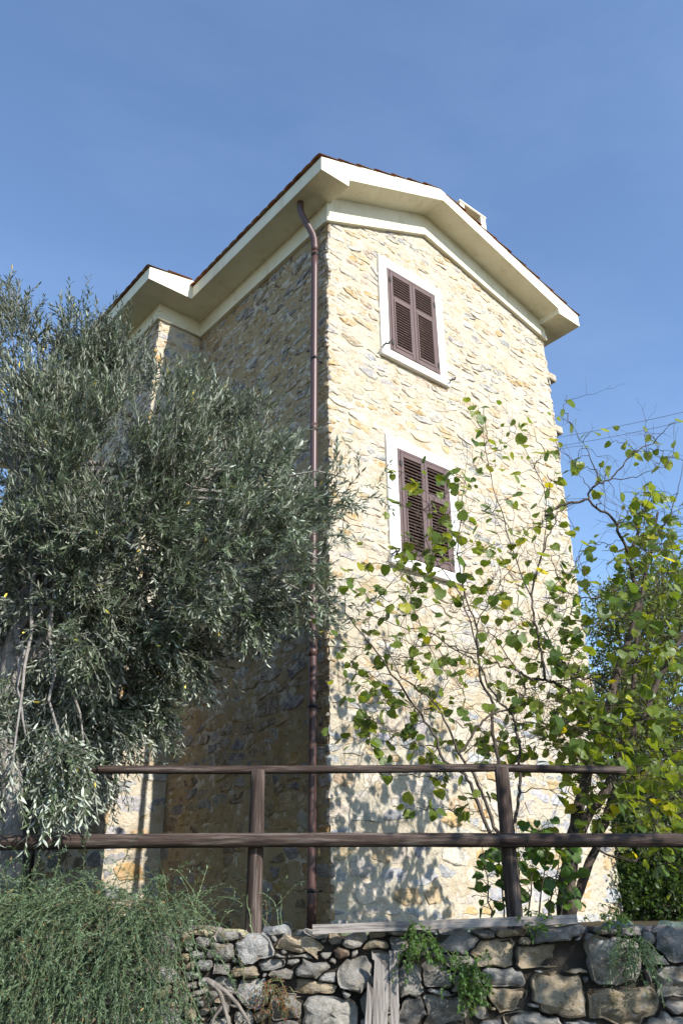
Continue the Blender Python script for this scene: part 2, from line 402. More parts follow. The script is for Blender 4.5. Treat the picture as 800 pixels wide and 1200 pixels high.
def lay(wall, O, U, V, N, bound, holes, pal, zlo, faceband=None):
    O, U, V, N = (np.array(a, float) for a in (O, U, V, N))
    bu = [p[0] for p in bound]; bv = [p[1] for p in bound]
    S = []; v = min(bv)
    while v < max(bv)+.2:
        low = v+O[2] < zlo
        rh = random.uniform(.10, .20) if low else random.uniform(.05, .135)
        u = min(bu)-random.uniform(0, .2)
        while u < max(bu)+.2:
            wd = rh*random.uniform(1.2, 3.2) if low else rh*random.uniform(1.5, 4.6)
            S.append((u+wd/2, v+rh/2+random.uniform(-.24, .24)*rh, rh, wd))
            u += wd
        v += rh
    S = np.array(S)
    gap = np.array([random.uniform(.002, .024) if s[1]+O[2] > zlo else random.uniform(.008, .034) for s in S])
    if faceband == 'tight': gap *= .62
    W = np.array([((s[2])/2)**2*random.uniform(.6, 1.4) for s in S])
    cl = cells(S[:, :2], W, bound, 2.3, gap)
    for s, p in zip(S, cl):
        if p is None or area(p) < .0012: continue
        if random.random() < .04: continue
        bad = False
        for (u0, v0, u1, v1) in holes:
            pu = [q[0] for q in p]; pv = [q[1] for q in p]
            if max(pu) > u0 and min(pu) < u1 and max(pv) > v0 and min(pv) < v1:
                c = sum(p)/len(p)
                op = [(u0-c[0], (1, 0), u0), (c[0]-u1, (-1, 0), -u1), (v0-c[1], (0, 1), v0), (c[1]-v1, (0, -1), -v1)]
                g, n, cc = max(op, key=lambda a: a[0])
                if g <= 0: bad = True; break
                p = clip(p, np.array(n, float), cc)
                if len(p) < 3 or area(p) < .0012: bad = True; break
        if bad: continue
        o = warp(rough_outline(p, .018, 9), .06, .030, 3.1, .012, 13, 12)
        h = random.uniform(.001, .015); c = sum(o)/len(o)
        P, Fc = stone_mesh(o, O, U, V, N, h, np.array([random.uniform(-.06, .06), random.uniform(-.12, .09)]), inner=.84)
        z = O[2]+c[1]; k = pal
        if pal is PAL_UP and z < zlo+.4*random.uniform(-1, 1): k = PAL_LO
        ctr = P[-1]; px, py, dz = seen(ctr)
        vis = area(o)*abs(nrm(ctr-CAM) @ N)/dz**2
        if not (-40 < px < 840 and py < 1110): vis *= .01
        STONES.append((wall, vis, P, Fc, pick(k)))

# ------------------------------------------------------------------ the house
W_, L1, J1 = 4.45, 3.15, .71
BASE = -.22; OV = .43; ZS = 8.26
house = thing('stone_house', (2.2, 4.5, BASE), 'tall narrow rubble stone house with cream eaves and brown shutters', 'house')
# wall tops: follow the soffit
APX, APZ = 1.80, 9.19; ZR = 8.53
mb = MB(); mb.prism([(0, BASE), (W_, BASE), (W_, ZR), (APX, APZ), (0, ZS+.1)], 0, 9.5)
gable = mb.build('wall', M['mortar'], house, tone=False)
mb = MB(); mb.box((-J1, L1, BASE), (-.002, 9.5, ZS+.02)); wing = mb.build('wall', M['mortar'], house, tone=False)
WIN = [(.84, 6.27, 2.04, 7.93, .985, 6.41, 1.90, 7.765), (.86, 3.44, 2.04, 5.13, 1.03, 3.575, 1.905, 4.985)]
holes = [(a-0.0+.03, b+.03, c-.03, d-.03) for a, b, c, d, *_ in WIN]
FZ = .05
gb = [(-.012, BASE), (W_+.012, BASE), (W_+.012, 8.26), (APX, 8.86), (-.012, 8.0)]
lay(gable, (0, 0, 0), (1, 0, 0), (0, 0, 1), (0, -1, 0), gb, holes, PAL_UP, 1.7)
# side wall, seen in the shade; u runs away from the corner, wall faces -x
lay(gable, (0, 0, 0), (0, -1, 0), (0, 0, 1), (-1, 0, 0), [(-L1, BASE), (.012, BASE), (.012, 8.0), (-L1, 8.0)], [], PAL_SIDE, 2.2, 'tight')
lay(wing, (-J1, L1, 0), (1, 0, 0), (0, 0, 1), (0, -1, 0), [(-.012, BASE), (J1, BASE), (J1, 8.0), (-.012, 8.0)], [], PAL_LO, 9)
WW = (5.05, 2.95, 5.85, 4.55)    # window on the wing's shaded side: y0,z0,y1,z1
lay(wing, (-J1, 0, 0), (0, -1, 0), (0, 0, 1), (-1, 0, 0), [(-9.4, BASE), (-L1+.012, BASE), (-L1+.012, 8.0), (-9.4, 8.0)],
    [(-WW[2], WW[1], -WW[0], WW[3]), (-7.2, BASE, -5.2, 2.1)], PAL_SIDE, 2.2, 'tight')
# right hand wall
lay(gable, (W_, 0, 0), (0, 1, 0), (0, 0, 1), (1, 0, 0), [(-.01, BASE), (4, BASE), (4, 8.2), (-.01, 8.2)], [], PAL_UP, 1.7)
topf = lambda u: np.where(u < APX, ZS+.1+(APZ-ZS-.1)*u/APX, APZ+(ZR-APZ)*(u-APX)/(W_-APX))-.03
skin(gable, (0, 0, 0), (1, 0, 0), (0, 0, 1), (0, -1, 0), 0, W_, BASE, 8.9, topf, 3)
skin(gable, (0, 0, 0), (0, -1, 0), (0, 0, 1), (-1, 0, 0), -L1, 0, BASE, 8.2, None, 13, mat='ochre_shade_mortar')
skin(wing, (-J1, L1, 0), (1, 0, 0), (0, 0, 1), (0, -1, 0), 0, J1, BASE, 8.2, None, 23)
STONES.sort(key=lambda s: -s[1])
for wall, vis, P, Fc, tn in STONES[:300]: part('stone', P, Fc, M['stone'], wall, tn)
for wall in (gable, wing):
    rest = MB()
    for w_, vis, P, Fc, tn in STONES[300:]:
        if w_ is wall: rest.add(P, Fc, tn)
    rest.build('small_stones', M['stone'], wall, kind='stuff')
# stub ledges on the far corner
for (z, yy, ln) in ((7.60, .12, .27), (6.62, .12, .24)):
    mb = MB(); mb.box((W_-.05, yy-.10, z-.06), (W_+ln, yy+.45, z+.07), .015, (.50, .42, .31)); mb.build('stone_ledge', M['stone'], house)

# roof body: cream rendered eaves and verge
prof = [(-.446, 8.25), (.0, 8.262), (.012, 8.375), (APX, APZ), (4.345, 8.545), (4.352, 8.45), (4.89, 8.45),
        (4.89, 8.67), (1.74, 9.385), (-.446, 8.465)]
mb = MB(); mb.prism(prof, -OV, 9.8); roof = mb.build('roof', M['plaster'], house, tone=False)
mb = MB(); mb.prism([(-J1-.446, 8.253), (-.40, 8.253), (-.40, 8.60), (-J1-.446, 8.47)], 2.70, 9.79); mb.build('eave', M['plaster'], roof, tone=False)
# frieze band under the soffit with its bottom lip
def band(pts_lo, pts_hi, y0, y1):
    mb = MB(); mb.prism(pts_lo+pts_hi[::-1], y0, y1); return mb
fr = band([(-.05, 7.99), (APX-.03, 8.86), (4.47, 8.27)], [(-.05, 8.27), (.012, 8.39), (APX, 9.21), (4.35, 8.57), (4.47, 8.46)], -.05, .0-.001)
fr.build('frieze', M['plaster'], house, tone=False)
lp = band([(-.062, 7.935), (APX-.03, 8.80), (4.48, 8.20)], [(-.062, 7.995), (APX-.03, 8.865), (4.48, 8.275)], -.066, -.002)
lp.build('frieze', M['plaster'], house, tone=False)
mb = MB(); mb.box((-.05, .0, 7.99), (-.001, L1-.05, 8.27)); mb.box((-.06, -.002, 7.95), (-.003, L1-.06, 7.992)); mb.build('frieze', M['plaster'], house, tone=False)
mb = MB(); mb.box((-J1-.05, L1-.05, 7.99), (-.002, L1-.001, 8.265)); mb.box((-J1-.05, L1, 7.99), (-J1-.001, 9.4, 8.265)); mb.build('frieze', M['plaster'], house, tone=False)

# roof tiles: curved clay tiles in rows; the ones along the visible edges are built singly
def tile_mesh(flip=False):
    V = []; Fc = []; n = 6; ln = .42
    for i, (s, r) in enumerate(((0, .094), (ln, .078))):
        for k, th_ in enumerate((0, .010)):
            for j in range(n+1):
                a = math.pi*j/n; V.append((math.cos(a)*(r+th_), s, math.sin(a)*(r+th_)*.20))
    q = n+1
    for j in range(n):
        Fc += [(q+j, q+j+1, 3*q+j+1, 3*q+j), (j+1, j, 2*q+j, 2*q+j+1), (j, j+1, q+j+1, q+j), (2*q+j+1, 2*q+j, 3*q+j, 3*q+j+1)]
    Fc += [(0, q, 3*q, 2*q), (n, 2*q+n, 3*q+n, q+n)]
    return np.array(V), Fc
TV, TF = tile_mesh()
tones = [(.40, .16, .085), (.32, .14, .08), (.44, .21, .12), (.26, .13, .085), (.38, .25, .17)]
tmesh = [mesh('tile', TV, TF, M['tile'], t) for t in tones]
def slope_basis(p0, p1):
    """tiles climb from eave point p0 to ridge point p1 (x,z)"""
    d = nrm([p1[0]-p0[0], 0, p1[1]-p0[1]]); n = np.array([-d[2], 0, d[0]]) if d[0] > 0 else np.array([d[2], 0, -d[0]])
    s = np.cross(d, n); return d, n, s
bulk = MB(); ntile = 0
def tiles(p0, p1, y0, y1, edge, par):
    global ntile
    d, n, s = slope_basis(p0, p1); ln = math.hypot(p1[0]-p0[0], p1[1]-p0[1])
    rows = int(ln/.34); cols = int((y1-y0)/.19)
    for r in range(rows):
        for c in range(cols):
            y = y0+.085+c*.19
            o = np.array([p0[0], y, p0[1]])+d*(r*.34-.02)+n*(.002+random.uniform(0, .005))
            ang = random.uniform(-.02, .02)
            B = Matrix((tuple(s), tuple(d), tuple(n))).transposed()
            if abs(B.determinant()+1) < .1: B = Matrix((tuple(-s), tuple(d), tuple(n))).transposed()
            B = (B @ Matrix.Rotation(ang, 3, 'Z') @ Matrix.Rotation(-.05, 3, 'X')).to_4x4(); B.translation = Vector(o-world_loc(par))
            if edge(r, c) and ntile < 170:
                ob = bpy.data.objects.new('tile', tmesh[random.randrange(5)]); COL.objects.link(ob); ob.parent = par; ob.matrix_local = B; ntile += 1
            else:
                Bm = np.array(B)[:3, :3]; bulk.add(TV @ Bm.T+o, TF, random.choice(tones))
tiles((-.47, 8.475), (1.74, 9.395), -OV-.01, 9.7, lambda r, c: c == 0 or (r == 0 and c < 18), roof)
tiles((4.91, 8.68), (1.74, 9.395), -OV-.01, 9.7, lambda r, c: c == 0, roof)
tiles((-J1-.47, 8.478), (-.30, 8.66), 2.69, 9.7, lambda r, c: c == 0 or (r == 0 and c < 14), roof)
bulk.build('roof_tiles', M['tile'], roof, kind='stuff')
mb = MB()
for k in range(26):
    y = .35+k*.36
    mb.tube([(1.74, y, 9.36), (1.74, y+.40, 9.375)], [.09, .08], 10, random.choice(tones))
mb.build('ridge_tiles', M['tile'], roof, kind='stuff')
# chimney
cx, cy = 2.95, .16
mb = MB(); ct = 10.08
mb.box((cx-.30, cy-.2, 9.0), (cx+.30, cy+.3, ct-.36), .01)
for (a, b) in ((-.30, -.20), (.18, .30)): mb.box((cx+a, cy-.2, ct-.361), (cx+b, cy+.3, ct-.049))
mb.box((cx-.20, cy+.2, ct-.361), (cx+.18, cy+.29, ct-.049))
chm = mb.build('chimney', M['plaster'], roof, tone=False)
mb = MB(); mb.box((cx-.315, cy-.215, ct-.05), (cx+.315, cy+.315, ct), .012); mb.build('chimney_cap', M['plaster'], house, tone=False)
mb = MB(); mb.box((cx-.198, cy-.02, ct-.358), (cx+.178, cy+.19, ct-.052)); mb.build('flue_shade', M['dark'], house, tone=False)  # solid dark block, painted stand-in for the shade inside the chimney opening

# windows
slat_me = None
def shutters(wi, u0, z0, u1, z1):
    global slat_me
    su0, sz0, su1, sz1 = wi
    # surround: four flat bands, butted
    P = .036
    fr = MB()
    fr.box((su0, -P, sz0+.10), (u0, -.001, sz1)); fr.box((u1, -P, sz0+.10), (su1, -.001, sz1)); fr.box((u0, -P, z1), (u1, -.001, sz1))
    sur = fr.build('window_surround', M['white'], house, tone=False)
    fr = MB(); fr.box((su0-.02, -P-.035, sz0), (su1+.02, -.001, sz0+.10), .006); fr.box((u0, -P-.004, sz0+.1), (u1, -.001, z0)); fr.build('window_sill', M['white'], house, tone=False)
    win = MB(); win.box((u0, -.006, z0), (u1, -.003, z1)); back = win.build('window', M['dark'], house, tone=False)
    f = .038; fm = MB(); y0, y1 = -.046, -.006
    fm.box((u0, y0, z0), (u0+f, y1, z1), .004); fm.box((u1-f, y0, z0), (u1, y1, z1), .004); fm.box((u0+f, y0, z1-f), (u1-f, y1, z1), .004)
    fm.build('window_frame', M['shutter'], back, tone=False)
    a, b = u0+f+.003, u1-f-.003; mid = (a+b)/2
    for (x0, x1, sg) in ((a, mid-.002, 1), (mid+.002, b, -1)):
        s = .052; sh = MB(); yy0, yy1 = -.052, -.016; zb, zt = z0+.006, z1-f-.004
        sh.box((x0, yy0, zb), (x0+s, yy1, zt), .006); sh.box((x1-s, yy0, zb), (x1, yy1, zt), .006)
        sh.box((x0+s, yy0+.002, zt-.06), (x1-s, yy1, zt), .004); sh.box((x0+s, yy0+.002, zb), (x1-s, yy1, zb+.10), .004)
        zm = zb+(zt-zb)*.67
        sh.box((x0+s, yy0+.001, zm-.028), (x1-s, yy1, zm+.028), .004)
        # inner raised frame of the tilting lower panel
        g = .022
        sh.box((x0+s, yy0-.007, zb+.07), (x0+s+g, yy1, zm-.028), .003); sh.box((x1-s-g, yy0-.007, zb+.07), (x1-s, yy1, zm-.028), .003)
        sh.box((x0+s+g, yy0-.007, zm-.062), (x1-s-g, yy1, zm-.0285), .003); sh.box((x0+s+g, yy0-.007, zb+.07), (x1-s-g, yy1, zb+.104), .003)
        leaf = sh.build('shutter', M['shutter'], house, tone=False)
        wd = (x1-s)-(x0+s)
        me = MB(); me.box((-wd/2, -.020, -.0065), (wd/2, .020, .0065), .002)
        sm = mesh('slat', me.V, me.F, M['shutter'])
        me = MB(); me.box((-wd/2+g, -.020, -.0065), (wd/2-g, .020, .0065), .002)
        sm2 = mesh('slat', me.V, me.F, M['shutter'])
        for (lo, hi, m_) in ((zm+.028, zt-.06, sm), (zb+.10, zm-.062, sm2)):
            n = int((hi-lo)/.041)
            for k in range(n):
                o = link('slat', m_, leaf, ((x0+x1)/2, -.032, lo+(k+.5)*(hi-lo)/n)); o.rotation_euler = (R(30), 0, 0)
        # hinges on the outer stile
        hx = u0+f if sg == 1 else u1-f
        for hz in (z0+.13, z1-.2):
            hg = MB(); hg.tube([(hx, -.056, hz-.045), (hx, -.056, hz+.045)], .008, 8); hg.box((hx-.02, -.058, hz-.03), (hx+.02, -.047, hz+.03)); hg.build('hinge', M['iron'], leaf, tone=False)
    for sx, sg in ((su0-.0, -1), (su1+.0, 1)):
        k = MB(); zz = sz0+.115 if sg < 0 else sz0+.09
        k.tube([(sx, -.03, zz), (sx, -.10, zz), (sx, -.12, zz+.01)], .008, 6)
        k.tube([(sx-.055*1, -.115, zz-.045), (sx-.01, -.12, zz+.0), (sx, -.12, zz+.01), (sx+.045, -.118, zz+.02), (sx+.06, -.12, zz+.06)], [.006, .012, .014, .01, .014], 6)
        k.build('shutter_catch', M['iron'], house, tone=False)
for a, b, c, d, e, f_, g, h_ in WIN: shutters((a, b, c, d), e, f_, g, h_)
# shaded window with a white guard on the wing
y0, z0, y1, z1 = WW; x = -J1
mb = MB(); mb.box((x-.008, y0, z0), (x-.003, y1, z1)); wn = mb.build('window', M['dark'], house, tone=False)
mb = MB()
mb.box((x-.05, y0-.0, z0), (x-.001, y0+.07, z1)); mb.box((x-.05, y1-.07, z0), (x-.001, y1, z1)); mb.box((x-.05, y0+.07, z1-.07), (x-.001, y1-.07, z1)); mb.box((x-.045, y0+.37, z0), (x-.001, y0+.42, z1-.07))
mb.build('window_frame', M['white'], wn, tone=False)
mb = MB()
for zz in (z0+.15, z0+.5, z0+.85): mb.tube([(x-.22, y0-.1, zz), (x-.22, y1+.1, zz)], .012, 6)
for yy in (y0-.1, (y0+y1)/2, y1+.1): mb.tube([(x-.002, yy, z0+.12), (x-.22, yy, z0+.12), (x-.22, yy, z0+.88)], .012, 6)
mb.build('window_guard', M['white'], wn, tone=False)
# dark doorway low on the wing
mb = MB(); mb.box((x-.008, 5.2, BASE), (x-.003, 7.2, 2.1)); dr = mb.build('door', M['dark'], house, tone=False)
mb = MB()
for k in range(9): mb.box((x-.035, 5.24+k*.214, BASE+.05), (x-.009, 5.24+k*.214+.206, 2.05), .004)
mb.build('door_boards', M['post'], dr, tone=False)
# downpipe with its swan neck
mb = MB(); px_, py_ = -.12, .115
pts = [(-.315, .17, 8.27), (-.315, .17, 8.19), (-.312, .17, 8.12), (-.29, .165, 8.05), (-.24, .155, 7.96), (-.185, .14, 7.87), (-.14, .125, 7.77), (-.122, .118, 7.68), (px_, py_, 7.58), (px_, py_, 7.50)]
mb.tube(pts, .044, 14); pipe = mb.build('downpipe', M['pipe'], house, smooth=True, tone=False)
mb = MB(); mb.tube([(px_, py_, z) for z in np.linspace(7.52, BASE+.02, 30)], .041, 14); mb.build('downpipe', M['pipe'], house, smooth=True, tone=False)
for z in (7.44, 5.85, 4.1, 1.75, .12):
    mb = MB(); mb.tube([(px_, py_, z-.014), (px_, py_, z+.014)], .0455, 14); mb.tube([(px_, py_, z), (.0, py_, z)], .008, 6); mb.tube([(px_-.03, py_-.06, z), (px_-.03, py_-.03, z)], .009, 6)
    mb.build('pipe_bracket', M['iron'], house, smooth=True, tone=False)
for z in (4.9, 2.3):
    mb = MB(); mb.tube([(px_, py_, z-.05), (px_, py_, z+.05)], .0435, 14); mb.build('pipe_joint', M['pipe'], house, smooth=True, tone=False)

# ------------------------------------------------------------------ retaining wall of dry stone
dry = thing('dry_stone_wall', rel(.5, WALLD, -1.65), 'low dry stone retaining wall of grey and tan rubble under the fence', 'wall')
def wl(px, py):             # photo point -> (r, z) on the wall face
    p = at(px, py, WALLD)-CAM; return float(p @ R0), float(p[2])
picks = [(236,1091,34,9,1),(265,1097,36,12,0),(296,1111,38,30,3),(326,1091,52,11,0),(350,1106,55,18,1),(258,1113,28,20,0),(402,1117,19,20,4),(414,1100,32,12,0),(438,1098,18,8,1),(438,1109,28,10,1),
 (354,1120,30,9,0),(376,1117,16,10,0),(365,1133,36,18,0),(330,1144,24,12,0),(286,1142,35,18,1),(264,1136,20,14,0),(316,1130,28,12,3),(346,1127,20,7,0),(382,1145,18,9,3),(357,1157,75,15,1),
 (418,1142,42,38,0),(297,1164,34,30,3),(265,1153,24,14,0),(281,1177,18,10,0),(286,1188,22,12,0),(337,1178,30,28,0),(348,1168,16,8,0),(387,1183,58,34,0),(327,1198,40,12,0),(262,1197,26,12,0),
 (511,1141,42,24,0),(579,1115,48,28,1),(616,1101,17,11,1),(642,1119,82,26,1),(650,1098,58,15,2),(676,1102,20,12,2),(716,1128,62,54,0),(736,1091,34,15,2),(707,1092,26,10,2),
 (590,1145,42,20,3),(652,1164,58,44,1),(726,1172,78,40,1),(522,1184,60,38,0),(596,1173,38,28,1),(560,1187,24,14,0),(577,1183,14,9,1),(624,1178,18,16,0),(620,1194,60,18,0),(629,1138,32,7,3),(671,1139,28,7,1),
 (682,1150,14,18,2),(790,1106,44,36,2),(792,1147,46,38,0),(795,1180,32,24,0),(775,1192,44,20,0),(690,1198,50,10,3),(450,1135,40,30,0),(480,1108,40,20,2),(478,1150,34,34,0),(540,1103,40,20,2),(545,1150,34,20,0),
 (445,1170,44,30,0),(485,1184,34,28,0),(555,1168,28,18,2),(770,1125,20,18,2),(762,1098,26,16,2),(757,1150,14,22,2),(520,1163,40,12,3),(540,1130,36,16,0),(700,1105,10,10,0),(465,1094,24,8,0),(500,1093,30,8,2),(600,1091,34,9,1),(565,1094,28,9,2),
 (370,1092,26,8,0),(392,1099,18,10,1),(412,1117,10,14,0),(405,1168,22,12,0),(316,1158,14,10,0),(309,1186,18,12,1),(366,1169,14,6,0),(240,1105,20,12,0)]
TN = [(.44,.41,.36), (.50,.41,.285), (.31,.29,.265), (.47,.455,.43), (.30,.21,.15)]
BX = []                       # r, z, half width, half height, turn, tone
for (x, y, w_, h_, t_) in picks:
    r, z = wl(x, y); a = w_*6.0/F; b = h_*6.0/F; left = x < 470
    f_ = .42 if left else .48; BX.append((r, z, a*f_, b*f_, random.gauss(0, .16 if left else .07), t_))
def sdf(B, X, Y):
    """distance to slightly turned boxes; B (n,5), X, Y (m,) -> (m,n)"""
    c, s_ = np.cos(B[:, 4]), np.sin(B[:, 4]); dx = X[:, None]-B[None, :, 0]; dy = Y[:, None]-B[None, :, 1]
    u = np.abs(dx*c+dy*s_)-B[:, 2]; v = np.abs(-dx*s_+dy*c)-B[:, 3]
    return np.hypot(np.maximum(u, 0), np.maximum(v, 0))+np.minimum(np.maximum(u, v), 0)
for (n_, lo, hi, full) in ((900, .045, .10, False), (2500, .022, .045, False), (8000, .008, .024, True)):
    for _ in range(n_):
        r = random.uniform(-3.5, 4.7); z = random.uniform(-1.62, -.145); inside = -.95 < r < 2.35 and z > -.64
        if not full and inside and hi > .05: continue
        if full and not inside and random.random() < .6: continue
        hh = random.uniform(lo, hi)*.8; hw = hh*random.uniform(1.2, 2.6); A = np.array([x[:5] for x in BX])
        q = sdf(A, np.array([r, r-hw*.8, r+hw*.8]), np.array([z, z, z])).min(1)
        if q[0] > hh*.7 and q[1] > hh*.1 and q[2] > hh*.1: BX.append((r, z, hw*.85, hh*.85, random.gauss(0, .25), random.choice((0, 0, 1, 2, 3))))
A = np.array([x[:5] for x in BX]); rocks = []; OR = CAM+H_*WALLD
def vh(x, y): return .020*_vn(0, x*6, y*9)+.012*_vn(1, x*15+7, y*21)+.006*_vn(2, x*38, y*45)
def rock(poly, O, U, V, N, h, tilt):
    n = len(poly); c = sum(poly)/n; P = []; s = min(1, math.sqrt(area(poly))*6); off = random.uniform(0, 60); w_ = math.sqrt(area(poly))
    pln = [(np.array([math.cos(a), math.sin(a)*1.3])*random.uniform(.15, .75), random.uniform(-.1, .28)*w_) for a in (random.uniform(0, 6.28) for _ in range(4))]
    def chip(q): return min(0, min(-((q-c) @ g)+o_ for g, o_ in pln))*.8
    for (k, hh) in ((.88, -.16), (1.0, -.035), (.97, h*.60), (.86, h*.95), (.6, h*1.08), (.3, h*1.1)):
        for v in poly:
            q = c+(v-c)*k; top = hh > 0; e = s*vh(q[0]+off, q[1])+max(-h*.8, chip(q)) if k < .96 else s*.35*vh(q[0]+off, q[1])
            P.append(O+U*q[0]+V*q[1]+N*(hh+((q-c) @ tilt+e if top else 0)))
    P.append(O+U*c[0]+V*c[1]+N*(h*1.1+s*vh(c[0]+off, c[1])))
    Fc = [(r*n+i, r*n+(i+1) % n, (r+1)*n+(i+1) % n, (r+1)*n+i) for r in range(5) for i in range(n)]
    Fc += [(5*n+i, 5*n+(i+1) % n, 6*n) for i in range(n)]
    return P, Fc
for i, (r, z, hw, hh, an, t_) in enumerate(BX):
    d2 = np.abs(A[:, 0]-r)+np.abs(A[:, 1]-z)-A[:, 2]-A[:, 3]; near = np.argsort(d2)[:24]; near = near[near != i]
    m = 24 if hw*hh > .003 else 12; th_ = (np.arange(m)+random.random())/m*2*math.pi
    ca, sa = math.cos(an), math.sin(an); ex = np.cos(th_)*hw; ey = np.sin(th_)*hh
    ex, ey = ex*ca-ey*sa, ex*sa+ey*ca; t = np.linspace(.25, 2.3, 34)
    X = r+ex[:, None]*t; Y = z+ey[:, None]*t; own = sdf(A[i:i+1], X.ravel(), Y.ravel())[:, 0].reshape(X.shape)
    oth = sdf(A[near], X.ravel(), Y.ravel()).min(1).reshape(X.shape); ok = (own < oth-random.uniform(.003, .010)) & (own < .075) & (Y < -.125)
    last = np.argmin(ok, axis=1); last[ok.all(1)] = 33; tt = t[np.maximum(last-1, 0)]
    tt = np.minimum(tt, np.minimum(np.roll(tt, 1), np.roll(tt, -1))*1.38)
    poly = [np.array([r+ex[k]*tt[k], z+ey[k]*tt[k]]) for k in range(m)]
    if area(poly) < .0002: continue
    poly = [p+np.array([.016*_vn(0, p[0]*5, p[1]*5)+.011*_vn(1, p[0]*24, p[1]*24), .016*_vn(2, p[0]*5, p[1]*5)+.011*_vn(3, p[0]*24, p[1]*24)]) for p in poly]
    P, Fc = rock(poly, OR, R0, np.array([0, 0, 1.]), -H_, random.uniform(.012, .095), np.array([random.uniform(-.3, .3), random.uniform(-.5, .35)]))
    x, y, dz = seen(P[-1]); vis = area(poly)*(1 if (-20 < x < 820 and y < 1220) else .01)
    f = random.uniform(.75, 1.2); rocks.append((vis, P, Fc, tuple(f*c for c in TN[t_])))
rocks.sort(key=lambda r: -r[0])
for vis, P, Fc, tn in rocks[:300]: part('stone', P, Fc, M['dry'], dry, tn)
rest = MB()
for vis, P, Fc, tn in rocks[300:]: rest.add(P, Fc, tn)
if rest.V: rest.build('small_stones', M['dry'], dry, kind='stuff')
# earth core behind the stones
a, b, c, d = rel(-3.7, WALLD+.008, 0), rel(4.9, WALLD+.008, 0), rel(4.9, WALLD+.35, 0), rel(-3.7, WALLD+.35, 0)
V = [v+np.array([0, 0, z]) for z in (-1.66, -.165) for v in (a, b, c, d)]
part('wall_core', V, [(0, 1, 5, 4), (1, 2, 6, 5), (2, 3, 7, 6), (3, 0, 4, 7), (4, 5, 6, 7), (3, 2, 1, 0)], M['soil'], dry)
# flat cap stones
for r in np.arange(-3.4, 4.6, .23):
    r += random.uniform(-.05, .05); s = random.uniform(.09, .15)
    n = 8; poly = [np.array([math.cos(2*math.pi*i/n)*s*random.uniform(.8, 1.15), math.sin(2*math.pi*i/n)*.15*random.uniform(.8, 1.1)]) for i in range(n)]
    P, Fc = stone_mesh(poly, rel(r, WALLD+.17, -.165), R0, H_, np.array([0, 0, 1.]), random.uniform(.02, .055), np.array([random.uniform(-.1, .1), random.uniform(-.08, .08)]), .04, .8, .008)
    part('cap_stone', P, Fc, M['dry'], dry, tuple(random.uniform(.8, 1.2)*c for c in random.choice(TN[:4])))

# ------------------------------------------------------------------ fence
FD = WALLD+.10
fence = thing('wooden_fence', rel(0, FD, -.16), 'rustic fence of dark brown round rails and posts on the stone wall', 'fence')
def log(name, p0, p1, r0, r1, mat, parent, n=14, m=16, bend=.004):
    p0, p1 = np.array(p0, float), np.array(p1, float); d = p1-p0; l = np.linalg.norm(d)
    mb = MB(); zs_ = np.linspace(0, l, m); bx, by = random.uniform(-bend, bend)*l, random.uniform(-bend, bend)*l
    pts = [(math.sin(z/l*math.pi)*bx, math.sin(z/l*math.pi)*by, z) for z in zs_]
    mb.tube(pts, [(r0+(r1-r0)*z/l)*random.uniform(.975, 1.025) for z in zs_], n, wob=.012)
    o = link(name, mesh(name, mb.V, mb.F, mat, None, True), parent, p0)
    # crisp ends
    o.rotation_euler = Vector(d).to_track_quat('Z', 'Y').to_euler(); return o
k = 5.72/5.6
for (r, top) in ((-.56, .80), (1.02, .80), (-2.50, .80), (2.62, .78)):
    log('post', rel(r*k, FD, -.45), rel(r*k+(.0), FD, top*k), .053, .048, M['post'], fence)
log('rail', rel(-2.25, FD-.085, .372*k), rel(.97, FD-.088, .356*k), .045, .042, M['post'], fence)
log('rail', rel(.93, FD-.085, .357*k), rel(4.0, FD-.085, .335*k), .042, .044, M['post'], fence)
log('rail', rel(-1.95, FD, .823*k), rel(1.04, FD, .802*k), .028, .026, M['post'], fence)
log('rail', rel(1.0, FD, .80*k), rel(1.86, FD, .775*k), .026, .027, M['post'], fence)

def board(name, p0, p1, w_, t_, mat, label, cat, split=False, face=None):
    p0, p1 = np.array(p0, float), np.array(p1, float); d = p1-p0; l = np.linalg.norm(d)
    mb = MB(); n = 10; V = []; Fc = []
    for i in range(n+1):
        z = l*i/n; ww = w_/2*random.uniform(.94, 1.04)
        V += [(-ww, -t_/2, z), (ww, -t_/2, z), (ww, t_/2, z), (-ww, t_/2, z)]
    if split:
        for j, dz in enumerate((0, -.09, -.09, 0)): V[4*n+j] = (V[4*n+j][0], V[4*n+j][1], l+dz)
    for i in range(n):
        for j in range(4): Fc.append((4*i+j, 4*i+(j+1) % 4, 4*i+4+(j+1) % 4, 4*i+4+j))
    Fc += [(3, 2, 1, 0), (4*n, 4*n+1, 4*n+2, 4*n+3)]
    o = link(name, mesh(name, V, Fc, mat), None, p0)
    z = nrm(d); y = nrm((face if face is not None else H_)-z*((face if face is not None else H_) @ z)); x = np.cross(y, z)
    o.rotation_euler = Matrix((tuple(x), tuple(y), tuple(z))).transposed().to_euler()
    return tag(o, label, cat)
# plank on the coping, and the broken boards set upright in the wall
board('plank', at(366, 1089, 5.50), at(675, 1077, 5.58), .05, .035, M['grey'], 'long weathered plank lying along the top of the stone wall', 'plank')
zf = 5.47
board('broken_board', at(429, 1235, zf), at(434, 1150, zf), .035, .02, M['grey'], 'shortest thin splintered board against the stone wall, left of the two taller ones', 'board', True)
board('broken_board', at(444, 1240, zf+.01), at(447, 1118, zf+.01), .085, .022, M['grey'], 'wide grey board with a splintered top standing against the stone wall', 'board', True)
board('broken_board', at(463, 1240, zf), at(461, 1114, zf), .05, .024, M['grey'], 'narrow grey board with a squared top, right of the splintered wide board', 'board')

